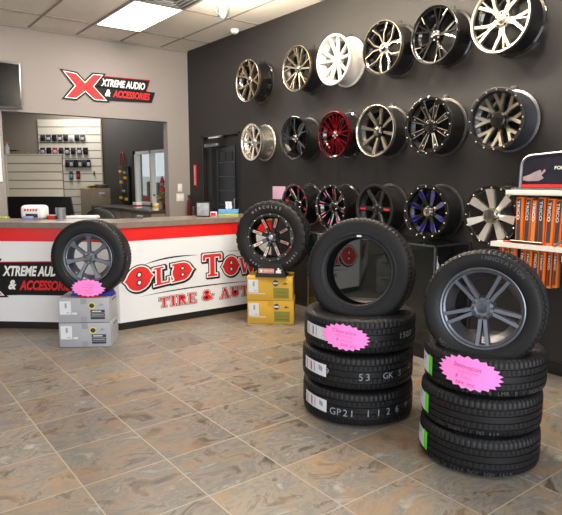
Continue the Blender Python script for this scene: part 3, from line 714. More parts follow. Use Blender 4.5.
def pendant(x, y, zb, label):
    t = thing('pendant_lamp', label, 'pendant lamp', (x, y, zb), group='glass pendant lamps along the dark wall')
    obj('glass_shade', lathe([(0,0),(.03,.004),(.055,.02),(.07,.05),(.074,.09),(.074,.2),(.0725,.2),(.0725,.09),(.068,.052),(.053,.023),(.028,.007),(0,.003)],32,closed=False), M['glass'], t)
    obj('socket', lathe([(0,.17),(.02,.17),(.022,.2),(.076,.2),(.076,.215),(.02,.22),(0,.22)],24,closed=False), M['chrome'], t)
    obj('bulb', lathe([(0,.02),(.026,.028),(.038,.06),(.03,.1),(.014,.13),(.012,.17),(0,.17)],20,closed=False), M['bulb'], t)
    obj('canopy', lathe([(0,ZC-zb-.002),(.05,ZC-zb-.002),(.05,ZC-zb-.02),(.006,ZC-zb-.022),(.006,.21),(0,.21)],24,closed=False), M['steel'], t)
    L = bpy.data.lights.new('pendant_light','POINT'); L.energy=45; L.color=(1,.86,.68); L.shadow_soft_size=.04
    lo = bpy.data.objects.new('pendant_light', L); COL.objects.link(lo); lo.location=(x, y, zb-.04)
pendant(3.3, 5.33, 3.187, 'clear glass pendant lamp, the one further back on the ceiling')
pendant(3.3, 4.74, 3.199, 'clear glass pendant lamp cut by the top edge of the photo')
for y in (4.15, 3.55, 2.95, 2.35):
    L = bpy.data.lights.new('pendant_light','POINT'); L.energy=45; L.color=(1,.86,.68); L.shadow_soft_size=.05
    lo = bpy.data.objects.new('pendant_light', L); COL.objects.link(lo); lo.location=(3.3, y, 3.16)

# ------------------------------------------------------------------ wheels
def barrel_prof(R, Wd, th=.007):
    out = [(R,0),(R,-.012),(R-.014,-.018),(R-.018,-.045),(R-.045,-.075),(R-.048,-Wd*.55),(R-.022,-Wd*.82),(R-.016,-Wd+.018),(R,-Wd+.012),(R,-Wd)]
    inn = [(max(.02,r-th-(.004 if 0<i<len(out)-1 else 0)), z) for i,(r,z) in enumerate(out)]
    return out + inn[::-1]
def add_wheel(root, R, Wd, st, deep=True):
    """st: face/barrel/lip materials and spoke layout; local Z is the wheel axis, face at z=0"""
    barrel = obj('barrel', lathe(barrel_prof(R, Wd), 72), M[st.get('barrel','satin_black')], root)
    lw = st.get('lipw', .018); lz = st.get('lipz', -.012)
    obj('outer_lip', lathe([(R+.001,-.006),(R+.001,.003),(R-.004,.005),(R-lw+.003,.002),(R-lw,-.003),(R-lw-.004,lz-.02),(R-lw,lz-.03),(R-.006,-.03)],72), M[st.get('lip', st['face'])], root)
    obj('rear_lip', lathe([(R+.001,-Wd-.001),(R+.0015,-Wd+.01),(R-.006,-Wd+.012),(R-.008,-Wd-.001)],72), M[st.get('rear', 'satin_black')], root)
    n = st['n']; ph = radians(st.get('phase', 90)); Rr = R-lw-.002
    zh, zr = st.get('zh',-.035), st.get('zr',-.012); th = st.get('th',.03)
    def mk(paths, name, parent, ma, dz=0., thk=None, tr=.72, k=0):
        bm = BM()
        for path in paths:
            pts = []
            for (rf, ad, hw) in path:
                rr = Rr*rf; a = ph + radians(ad) + 2*pi*k/n
                z = zh + (zr-zh)*min(1,max(0,(rf-.15)/.85))**st.get('cv',1.4) + dz
                pts.append((rr*cos(a), rr*sin(a), z, hw, thk or th, tr))
            # subdivide for a smooth bend
            fine = []
            for a_, b_ in zip(pts, pts[1:]):
                for j in range(3): u = j/3; fine.append(tuple(a_[i]*(1-u)+b_[i]*u for i in range(6)))
            fine.append(pts[-1]); sweep(fine, bm)
        return obj(name, bm, M[ma], parent, 30)
    for k in range(n):
        sp = mk(st['paths'], 'spoke', root, st['face'], k=k, tr=st.get('tr',.72))
        for acc in st.get('acc', []):
            mk(acc['paths'], 'spoke_accent', sp if deep else root, acc['m'], dz=acc.get('dz',.002), thk=.003, tr=.95, k=k)
    hr = st.get('hr', .07)
    obj('hub', lathe([(0,zh+.004),(hr*.55,zh+.004),(hr*.62,zh+.008),(hr*.9,zh+.004),(hr,zh-.006),(hr,zh-.05),(0,zh-.05)],40,closed=False), M[st.get('hub', st['face'])], root)
    cr = st.get('cr', .03); ch = st.get('ch', .012)
    obj('center_cap', lathe([(0,zh+ch),(cr*.8,zh+ch),(cr,zh+ch-.004),(cr,zh),(0,zh)],28,closed=False), M[st.get('cap','gloss_black')], root)
    ln = st.get('lugs',5)
    me = None
    for k in range(ln):
        a = ph + 2*pi*(k+.5)/ln; r_ = st.get('lr', hr*.72)
        if me is None:
            lu = obj('lug_nut', lathe([(0,.009),(.006,.009),(.0085,.006),(.0085,-.002),(0,-.002)],6,closed=False), M[st.get('lug','steel')], root); me = lu
        else: lu = me.copy(); COL.objects.link(lu)
        lu.location = (r_*cos(a), r_*sin(a), zh+.005)
    nb = st.get('bolts',0); me = None
    for k in range(nb):
        a = 2*pi*k/nb; r_ = R-lw*.5
        if me is None: me = bo = obj('lip_bolt', lathe([(0,.006),(.004,.006),(.0068,.003),(.0068,-.002),(0,-.002)],8,closed=False), M[st.get('boltm','milled')], root)
        else: bo = me.copy(); COL.objects.link(bo)
        bo.location = (r_*cos(a), r_*sin(a), .005)
    if st.get('dish'):
        obj('dish', lathe([(0,zh-.03),(Rr,zr-.03),(Rr,zr-.036),(0,zh-.036)],48,closed=False), M[st['dish']], root)
# layouts
Y5 = dict(n=5, paths=[[(.14,0,.017),(.42,-3,.015),(.99,-17,.012)],[(.14,0,.017),(.42,3,.015),(.99,17,.012)]])
ST = {
 'split5_bronze': dict(Y5, face='bronze', barrel='gloss_black', rear='bronze', hub='bronze', hr=.055, cap='gloss_black', lipw=.014, phase=70),
 'ten_bronze': dict(n=5, paths=[[(.14,-9,.012),(.99,-13,.011)],[(.14,9,.012),(.99,13,.011)],[(.5,11,.006),(.99,27,.006)]], face='bronze', barrel='satin_black', rear='satin_black', hub='satin_black', hr=.052, cap='chrome', lipw=.012, phase=80),
 'white': dict(n=5, paths=[[(.14,-8,.017),(.99,-15,.014)],[(.14,8,.017),(.99,15,.014)]], face='wheelwhite', barrel='wheelwhite', rear='wheelwhite', hub='wheelwhite', cap='wheelwhite', hr=.06, lug='bronze', lipw=.022, phase=92, zh=-.05),
 'petal': dict(n=5, paths=[[(.15,4,.018),(.55,10,.015),(.99,21,.020)],[(.15,-4,.018),(.55,-10,.015),(.99,-21,.020)]], face='gloss_black', barrel='gloss_black', rear='gloss_black', lip='bronze', lipw=.008, hub='bronzegrey', hr=.055, cap='gloss_black', phase=100,
    acc=[dict(m='bronze', paths=[[(.18,6,.006),(.55,12,.005),(.97,25,.006)]]), dict(m='bronze', paths=[[(.18,-6,.006),(.55,-12,.005),(.97,-25,.006)]])]),
 'black_y': dict(n=5, paths=[[(.14,0,.014),(.38,-4,.011),(.99,-18,.009)],[(.14,0,.014),(.38,4,.011),(.99,18,.009)],[(.14,0,.01),(.99,0,.006)]], face='gloss_black', barrel='gloss_black', rear='gloss_black', lipw=.012, hr=.05, hub='gloss_black', phase=75,
    acc=[dict(m='milled', dz=.003, paths=[[(.72,-11.5,.002),(.98,-18,.003)]])]),  # pale strip is a painted glint near the outer spoke tips
 'double5_silver': dict(n=5, paths=[[(.15,9,.018),(.5,7,.016),(.99,17,.015)],[(.15,-9,.018),(.5,-7,.016),(.99,-17,.015)],[(.15,9,.012),(.5,7,.008),(.99,5.5,.006)]], face='silver', barrel='gloss_black', rear='gloss_black', lip='silver', hub='silver', cap='bronze', hr=.068, cr=.032, lug='gloss_black', lipw=.018, phase=58, cv=1.2),
 'eight_chrome': dict(n=8, paths=[[(.15,0,.013),(.99,0,.017)]], face='brightsilver', barrel='brightsilver', rear='brightsilver', hub='brightsilver', cap='silver', hr=.06, lipw=.024, phase=85, zh=-.04),
 'swirl_black': dict(n=5, paths=[[(.14,0,.016),(.55,5,.012),(.99,-6,.01)],[(.14,6,.014),(.55,16,.012),(.99,17,.01)]], face='gloss_black', barrel='satin_black', rear='satin_black', lip='gloss_black', lipw=.008, hub='gloss_black', cap='chrome', hr=.05, phase=95,
    acc=[dict(m='gunmetal', paths=[[(.5,4,.002),(.97,-5.5,.002)]])]),
 'mesh_red': dict(n=5, paths=[[(.14,0,.006),(.99,-26,.0045)],[(.14,-3,.006),(.99,-9,.0045)],[(.14,3,.006),(.99,9,.0045)],[(.14,0,.006),(.99,26,.0045)],[(.12,0,.011),(.5,0,.004)]], face='wheelred', barrel='gloss_black', rear='gloss_black', lip='wheelred', lipw=.006, hub='wheelred', cap='chrome', hr=.045, phase=90, th=.018),
 'wedge_dark': dict(n=8, paths=[[(.28,0,.012),(.93,0,.021)]], face='bronzegrey', barrel='satin_black', rear='bronzegrey', lip='brightsilver', lipw=.010, hub='gloss_black', cap='chrome', hr=.06, cr=.036, ch=.03, phase=78, zh=-.06, zr=-.03, ),
 'milled8': dict(n=8, paths=[[(.2,0,.020),(.99,0,.026)]], face='gloss_black', barrel='satin_black', rear='bronze', lip='gloss_black', lipw=.030, hub='gloss_black', cap='gloss_black', hr=.068, cr=.05, ch=.03, phase=68, bolts=16, zh=-.05, zr=-.02,
    acc=[dict(m='milled', paths=[[(.34,-9,.003),(.92,-7,.003)]]), dict(m='milled', paths=[[(.34,9,.003),(.92,7,.003)]]), dict(m='milled', paths=[[(.66,0,.007),(.84,0,.010)]])]),
 'y8_bronze': dict(n=8, paths=[[(.24,0,.018),(.52,0,.017),(.97,-11,.016)],[(.24,0,.018),(.52,0,.017),(.97,11,.016)]], face='bronzegrey', barrel='gunmetal2', rear='bronze', lip='satin_black', lipw=.030, hub='gloss_black', cap='gloss_black', hr=.075, cr=.062, ch=.045, phase=90, bolts=16, zh=-.07, zr=-.03, lugs=0),
 'milled_red': dict(n=8, paths=[[(.2,0,.020),(.99,0,.024)]], face='gloss_black', barrel='gloss_black', rear='bronzegrey', lip='gloss_black', lipw=.030, hub='gloss_black', cap='gloss_black', hr=.062, cr=.045, ch=.03, phase=75, bolts=16, boltm='accentred', zh=-.05,
    acc=[dict(m='accentred', paths=[[(.42,0,.007),(.92,0,.012)]])]),
 'milled_pink': dict(n=8, paths=[[(.2,0,.020),(.99,0,.024)]], face='gloss_black', barrel='gloss_black', rear='bronzegrey', lip='gloss_black', lipw=.030, hub='gloss_black', cap='gloss_black', hr=.062, cr=.045, ch=.03, phase=80, bolts=16, zh=-.05,
    acc=[dict(m='accentpink', paths=[[(.44,-7,.003),(.94,-5.5,.004)]]), dict(m='accentpink', paths=[[(.44,7,.003),(.94,5.5,.004)]])]),
 'five_redtip': dict(n=6, paths=[[(.2,0,.022),(.99,0,.024)]], face='satin_black', barrel='satin_black', rear='bronzegrey', lip='satin_black', lipw=.026, hub='satin_black', cap='gloss_black', hr=.065, cr=.04, ch=.02, phase=60, zh=-.05,
    acc=[dict(m='gunmetal2', paths=[[(.4,0,.003),(.94,0,.005)]])]),
 'milled_blue': dict(n=8, paths=[[(.2,0,.020),(.99,0,.024)]], face='gloss_black', barrel='satin_black', rear='bronzegrey', lip='gloss_black', lipw=.036, hub='gloss_black', cap='chrome', hr=.065, cr=.04, ch=.04, phase=70, bolts=16, zh=-.055,
    acc=[dict(m='wheelblue', paths=[[(.44,-8,.003),(.86,-6,.0045)]]), dict(m='wheelblue', paths=[[(.44,8,.003),(.86,6,.0045)]])]),
 'star_chrome': dict(n=7, paths=[[(.2,0,.018),(1.04,0,.036)]], face='star', barrel='gloss_black', rear='gloss_black', lip='gloss_black', lipw=.034, hub='chrome', cap='chrome', hr=.074, cr=.058, ch=.05, phase=95, bolts=16, zh=-.03, zr=.008, dish='gloss_black', tr=.9, lugs=8, lug='gloss_black'),
 'seven_gun': dict(n=7, paths=[[(.16,0,.019),(.7,0,.017),(.99,0,.034)]], face='gunmetal', barrel='gunmetal', lip='gunmetal', hub='gunmetal', cap='gloss_black', hr=.06, cr=.028, lipw=.016, phase=88, zh=-.03, lugs=5, cv=1.5),
 'milled_black': dict(n=8, paths=[[(.2,0,.020),(.99,0,.024)]], face='gloss_black', barrel='gloss_black', lip='satin_black', lipw=.024, hub='gloss_black', cap='steel', hr=.066, cr=.024, ch=.03, phase=72, bolts=16, zh=-.045,
    acc=[dict(m='milled', dz=.003, paths=[[(.46,0,.013),(.90,0,.014)]]), dict(m='accentred', dz=.0045, paths=[[(.56,0,.005),(.82,0,.006)]])]),
 'double5_gun': dict(n=5, paths=[[(.2,15,.014),(.5,8.6,.0125),(.99,7.6,.0125)],[(.2,-15,.014),(.5,-8.6,.0125),(.99,-7.6,.0125)]], face='gunmetal', barrel='gunmetal2', lip='gunmetal', hub='gunmetal', cap='gunmetal2', hr=.062, cr=.034, ch=.004, lug='gloss_black', lipw=.014, phase=-86, zh=-.03, lugs=10, lr=.052, cv=1.3, th=.034),
}
GRIDY = [5.98, 5.08, 4.462, 3.84, 3.22, 2.592]
rows = [
 (2.722, [('split5_bronze','bronze split five-spoke wheel with black barrel, far left of the top row',.255,6.02),
          ('ten_bronze','bronze thin ten-spoke wheel with dark hub, left of the white wheel',.244,5.06),
          ('white','all-white ten-spoke wheel in the top row',.250,4.462),
          ('petal','gloss black wheel with petal openings and bronze edges, right of the white wheel',.240,3.80),
          ('black_y','gloss black wheel with thin forked spokes in the top row',.240,3.21),
          ('double5_silver','large silver split-spoke wheel at the right end of the top row',.250,2.596)]),
 (1.973, [('eight_chrome','small chrome wheel with chrome barrel at the left of the middle row',.226,5.946),
          ('swirl_black','gloss black twisted-spoke wheel left of the red wheel',.241,5.10),
          ('mesh_red','candy red thin mesh-spoke wheel in the middle row',.236,4.444),
          ('wedge_dark','dark wheel with polished lip and bronze wedge spokes, right of the red wheel',.243,3.865),
          ('milled8','black wheel with milled silver spoke edges and bolted rim in the middle row',.249,3.24),
          ('y8_bronze','black bolted-lip wheel with bronze forked spokes and big black cap, right end of middle row',.243,2.588)]),
 (1.228, [('milled_red','black wheel with red spoke accents, behind the white lettered tire',.240,5.08),
          ('milled_pink','black wheel with thin rose spoke accents in the bottom row',.236,4.473),
          ('five_redtip','satin black six-spoke wheel with a red mark in the bottom row',.242,3.85),
          ('milled_blue','black wheel with bright blue spoke accents in the bottom row',.242,3.23),
          ('star_chrome','chrome star-spoke wheel with black bolted rim beside the wiper rack',.240,2.59)]),
]
HK = dict(split5_bronze='far left bronze wheel in the top row', ten_bronze='bronze ten-spoke wheel', white='all-white wheel', petal='petal-opening wheel', black_y='gloss black forked-spoke wheel', double5_silver='large silver wheel',
  eight_chrome='small chrome wheel', swirl_black='black twisted-spoke wheel', mesh_red='candy red wheel', wedge_dark='polished-lip wedge-spoke wheel', milled8='milled bolted-rim wheel', y8_bronze='big-capped bronze forked wheel', star_chrome='chrome star-spoke wheel', milled_red='red-accented wheel')
FX = 4.065
for ri, (z, lst) in enumerate(rows):
    for (sty, lab, R, y) in lst:
        mt = Matrix.Translation((FX, y, z)) @ Matrix.Rotation(-pi/2, 4, 'Y') @ Matrix.Rotation(-pi/2, 4, 'Z')
        t = thing('alloy_wheel', lab, 'wheel', group='wheels in the %s row on the dark wall' % ['top','middle','bottom'][ri], mtx=mt)
        add_wheel(t, R, .225, ST[sty])
        if sty == 'five_redtip':
            for k, a in ((0,180),(1,0)):
                o_ = obj('red_mark', bbox((0,0,0),(.075,.018,.004),.001), M['accentred'], t); o_.location = (.155*cos(radians(a)), .155*sin(radians(a)), -.012)
        if not (ri == 2 and sty not in ('star_chrome','milled_red')):
            q = thing('wheel_hook', 'black wall hook above the ' + HK[sty], 'hook', (XW, y, z+R-.03))
            obj('peg', tube([(0,0,-.01),(-.1,0,-.01),(-.112,0,.0),(-.112,0,.012)],.008), M['blackplastic'], q)
            obj('wall_plate', bbox((-.004,0,.02),(.008,.05,.09),.003), M['blackplastic'], q)

# ------------------------------------------------------------------ tires
def tire_mesh(R, Rr, Wd, mud=False):
    h = Wd/2
    side = [(Rr-.004,h*.80),(Rr+.004,h*.86),(Rr+.010,h*.90),(Rr+.022,h*.935),(Rr+(R-Rr)*.45,h*1.0),(Rr+(R-Rr)*.66,h*.985),(Rr+(R-Rr)*.8,h*.95),(R-.016,h*.90),(R-.008,h*.85),(R-.0035,h*.78)]
    gd = .012 if mud else .007
    tr = []
    gw = h*.045
    for gz in (.52, .18):
        tr += [(R-.001 if gz == .52 else R, h*gz+gw),(R-gd,h*gz+gw*.6),(R-gd,h*gz-gw*.6),(R,h*gz-gw)]
    half = side + tr
    outer = half + [(r,-z) for r, z in reversed(half)]
    inner = [(Rr-.002,-h*.72),(Rr+.02,-h*.80),(Rr+(R-Rr)*.5,-h*.9),(R-.03,-h*.78),(R-.018,-h*.4),(R-.016,0)]
    inner = inner + [(r,-z) for r, z in reversed(inner[:-1])]
    prof = outer + inner
    no = len(outer); ns = len(side)
    N = 180 if mud else 280
    blocks = 6 if mud else 4
    def rf(i, k, r, z):
        if i < no:
            az = abs(z)/h; g = (k + (3 if z < 0 else 0)) % blocks
            if mud:
                if (ns-4 <= i < ns+1 or no-ns-1 <= i < no-ns+4) and g in (0,1): return r-.008
                if .2 < az < .5 and (k+2) % 5 == 0: return r-.01
                if az < .2 and (k+1) % 4 == 0 and r > R-.006: return r-.01
            else:
                if (ns-3 <= i < ns+1 or no-ns-1 <= i < no-ns+3) and g == 0: return r-.0045
                if .2 < az < .5 and (k+2) % 4 == 0 and r > R-.004: return r-.003
        return r
    return lathe(prof, N, rfun=rf)
def arc_text(s, r, z, a0, size, sx=1., parent=None, ma='raised', step=None, bold=.01, name='sidewall_lettering'):
    gs = []; n = len(s); step = step or size*.82/r
    for i, ch in enumerate(s):
        if ch == ' ': continue
        g_ = text(ch, size, 0, bold*size, sx, 'CENTER'); a = a0 - (i-(n-1)/2)*step
        mt = Matrix.Rotation(a-pi/2, 4, 'Z') @ Matrix.Translation((0, r-size*.35, z))
        gs.append(lift(g_, mt))
    return obj(name, join(gs), M[ma], parent)
def side_ring(R, Rr, h, parent):
    rs = Rr+(R-Rr)*.2
    return obj('rim_protector_rib', lathe([(rs,h*.94),(rs+.003,h*.972),(rs+.006,h*.96)],96,closed=False), M['rubber_side'], parent)

# fronts: frame helper for standing tires
def stand_matrix(center, psi, lean):
    n = (-HF*cos(psi) - AX*sin(psi)).normalized()*cos(lean) + Vector((0,0,sin(lean)))
    return basis(center, n)
# --- stacks
def wrap_text(s, R, z, ang, size, parent, ma=None, spacing=.8, name='tread_marking', sx=1.):
    gs = []
    for i, ch in enumerate(s):
        if ch == ' ': continue
        g_ = text(ch, size, 0, .0, sx, 'CENTER'); 
        gs.append(mapped(g_, lambda x, y, q, i=i: ((R)*cos(ang+(x+i*size*spacing)/R), (R)*sin(ang+(x+i*size*spacing)/R), z+y-size*.35)))
    return obj(name, join(gs), M[ma or ('chalk' if size > .035 else 'raised')], parent)
def bent_patch(R, a0, a1, z0, z1, m_, parent, name, n=10, slope=0., zig=0):
    V, F = [], []
    for i in range(n+1):
        a = a0+(a1-a0)*i/n; d = slope*(i/n)
        zz = (zig if i % 2 else 0)
        V += [(R*cos(a), R*sin(a), z0+d+zz), (R*cos(a), R*sin(a), z1+d-zz)]
    for i in range(n): F.append((2*i, 2*i+2, 2*i+3, 2*i+1))
    return obj(name, (V, F), m_, parent)
def stack(cx, cy, R, Rr, Wd, labels, marks, kind, turn):
    toward = atan2(-cy, -cx)         # direction from stack to the viewer
    base = obj('tire', tire_mesh(R, Rr, Wd*.97), M['rubber']); first = True
    for k, (lab, mk) in enumerate(zip(labels, marks)):
        root = thing('stacked_tire', lab, 'tire', (cx+turn[k][0], cy+turn[k][1], Wd*(k+.5)+ .001), 0)
        if first: body = base; first = False
        else: body = base.copy(); COL.objects.link(body)
        body.parent = root; body.name = 'tire_body'; body.rotation_euler = (0,0,.3*k)
        if kind == 'R': arc_text('INNOVATION', (R+Rr)/2+.012, Wd*.4875, toward, .03, parent=root)
        la = toward + mk['la']
        Rp = R+.0025
        for args in mk['parts']:
            kind_, a0, a1, z0, z1, mm = args
            bent_patch(Rp+(.001 if kind_ != 'tread_label' else 0), toward+a0, toward+a1, z0, z1, M[mm], root, kind_, 8, mk.get('slope',0)*(1 if kind_ == 'tread_label' else 1))
        for (s_, a, z, sz, sp) in mk['txt']: wrap_text(s_, Rp, z, toward+a, sz, root, spacing=sp)
RL, RRr = .362, .222
lp = lambda: [('tread_label',-1.12,-.54,-.028,.05,'label'),('label_print',-1.06,-1.03,-.022,.044,'labelink'),('label_print',-.92,-.88,-.015,.04,'labelred'),('label_print',-.82,-.80,-.015,.04,'labelink'),('label_print',-.70,-.62,.0,.03,'labelink')]
stack(2.630, 2.605, RL, RRr, .228,
  ['bottom tire of the left stack, marked GP21 on its tread','middle tire of the left stack, marked 53 on its tread','top tire of the left stack, behind the pink starburst card'],
  [dict(la=0, slope=-.012, parts=lp(), txt=[('GP21', -.42, -.018, .062, .66),('1',.19,-.014,.062,.7),('1', .37,-.012,.062,.7),('2',.55,-.010,.062,.7),('6',.74,-.008,.062,.7),('9',.98,-.004,.062,.7)]),
   dict(la=0, slope=-.012, parts=lp(), txt=[('9',-.52,.0,.055,.7),('53',.07,-.012,.062,.68),('GK',.5,-.01,.055,.66),('S',.80,-.008,.055,.8),('C',1.1,.01,.05,.7)]),
   dict(la=0, slope=-.012, parts=lp()[:4], txt=[('1507',.76,.0,.055,.6),('4',.28,-.02,.03,.8)])],
  'L', [(0,0),(-.004,.003),(.004,-.003)])
RR2, RRr2 = .318, .212
lg = lambda: [('tread_label',-1.50,-1.04,-.045,.052,'label'),('green_edge',-1.06,-.94,-.048,.054,'green'),('label_print',-1.36,-1.16,.03,.038,'labelink'),('label_print',-1.34,-1.2,.015,.022,'labelink')]
stack(2.710, 1.735, RR2, RRr2, .210,
  ['bottom tire of the right stack, with green edged label','middle tire of the right stack, with green edged label','top tire of the right stack, behind the pink starburst card'],
  [dict(la=0, slope=-.01, parts=lg(), txt=[('HTR A 1234 DOT 5GW 2419',-.75,-.075,.026,.72)]),
   dict(la=0, slope=-.01, parts=lg(), txt=[('HTR 2N8K1 1 MD 419',-.7,-.072,.026,.72)]),
   dict(la=0, slope=-.01, parts=lg(), txt=[('23 HT 4 LMR 0 1 HEM UP',-.3,-.07,.03,.72)])],
  'R', [(0,0),(.006,.004),(.016,-.004)])

# --- standing tire without wheel on left stack
HL = .228*3
psi, lean = radians(22), radians(7)
def standing_center(cx, cy, zb, R, psi, lean, fwd=0., side=0.):
    n = (-HF*cos(psi) - AX*sin(psi)).normalized()
    p = Vector((cx, cy, zb)) - HF*fwd + AX*side
    up = Vector((0,0,cos(lean))) - n*sin(lean)
    return p + up*R
R = .342
c = standing_center(2.630, 2.605, HL-.098, R, psi, lean, .06, -.008)
t = thing('empty_tire', 'black tire with no wheel standing on the left tire stack', 'tire', mtx=stand_matrix(c, psi, lean))
obj('tire_body', tire_mesh(R, .214, .215), M['rubber'], t)
side_ring(R, .214, .1075, t)
obj('inner_bead', lathe([(.2105,.082),(.218,.097),(.224,.098),(.216,.08)],96), M['rubber_side'], t)
o_ = obj('bead_sticker', bbox((0,.2225,.099),(.03,.012,.004),.001), M['label'], t)
# --- right: tire with gunmetal wheel
psi, lean = radians(31), radians(4)
R = .306
c = standing_center(2.710, 1.735, .63-.09, R, psi, lean, .10, -.040)
t = thing('mounted_wheel', 'tire with gunmetal double five-spoke wheel standing on the right stack', 'wheel and tire', mtx=stand_matrix(c, psi, lean))
obj('tire_body', tire_mesh(R, .213, .205), M['rubber'], t)
w_ = obj('rim', lathe([(.2148,.076),(.2148,.088),(.210,.09),(.208,.084),(.208,.076)],72), M['gunmetal'], t)
rt = bpy.data.objects.new('alloy_wheel', None); COL.objects.link(rt); rt.parent = t; rt.location = (0,0,.083)
add_wheel(rt, .2135, .17, ST['double5_gun'], deep=False)
arc_text('INNOVATION', .268, .1035, radians(68), .03, parent=t); arc_text('INNOVATION', .268, .1035, radians(-112), .03, parent=t)

# --- pink starburst cards
def starburst(root_mtx, w, h, lines, label, bend, px=22, tz=.0):
    t = thing('starburst_card', label, 'price card', mtx=root_mtx)
    N = px; ring = []
    for k in range(2*N):
        a = pi*k/N; r = 1. if k % 2 == 0 else .86
        ring.append((w/2*r*cos(a), h/2*r*sin(a)))
    bm = BM(); rows_ = []
    f = lambda x, y, z=0: Vector((x, y, z - (x*x)/(2*bend)))
    V = [f(0,0)]; F = []
    for s_ in (.33,.66,1.):
        V += [f(x*s_, y*s_) for x, y in ring]
    n2 = 2*N
    for k in range(n2): F.append((0, 1+k, 1+(k+1) % n2))
    for l in range(2):
        for k in range(n2): F.append((1+l*n2+k, 1+(l+1)*n2+k, 1+(l+1)*n2+(k+1) % n2, 1+l*n2+(k+1) % n2))
    me = obj('card', ([tuple(v) for v in V], F), M['pink'], t)
    for i, (s_, x0, x1, y0, y1) in enumerate(lines):
        if s_ == '~':
            gs = []; n_ = 22
            for q in range(n_):
                xa, xb = x0+(x1-x0)*q/n_, x0+(x1-x0)*(q+1)/n_; ya_ = (y0+y1)/2+(y1-y0)*.4*sin(q*2.3+i); yb2 = (y0+y1)/2+(y1-y0)*.4*sin((q+1)*2.3+i)
                gs.append([(xa*w,ya_*h-.0012),(xb*w,yb2*h-.0012),(xb*w,yb2*h+.0012),(xa*w,ya_*h+.0012)])
            obj('handwriting', mapped(flat(gs), lambda x, y, z: f(x, y, .0015)), M['pinkink'], t); continue
        obj('handwriting', mapped(fit(text(s_, 1, .15, -.005), x0*w, x1*w, y0*h, y1*h), lambda x, y, z: f(x, y, .0015)), M['pinkink'], t)
    return t
def on_stack(cx, cy, R, z, da, roll, tilt=0.):
    th = atan2(-cy, -cx) + da
    n = Vector((cos(th), sin(th), tilt)).normalized(); org = Vector((cx+(R+.012)*cos(th), cy+(R+.012)*sin(th), z))
    return basis(org, n) @ Matrix.Rotation(roll, 4, 'Z')
starburst(on_stack(2.630, 2.605, RL, .228*2.5+.004, -.22, -.12), .305, .165,
   [('Clearance',-.27,.22,.14,.27),('~',-.2,.16,-.02,.1),('$',-.16,-.12,-.18,-.06),('~',-.09,.16,-.18,-.06),('tax inc',-.06,.26,-.33,-.21)],
   'neon pink starburst card with handwriting on the left tire stack', .42)
starburst(on_stack(2.710, 1.735, RR2, .210*2.5+.026, -.17, -.15), .325, .176,
   [('Innovation',-.25,.16,.1,.25),('~',-.18,.14,-.05,.07),('$',-.2,-.16,-.21,-.10),('~',-.12,.05,-.21,-.10),('tax inc',-.18,.12,-.36,-.25)],
   'neon pink starburst card with handwriting on the right tire stack', .42)

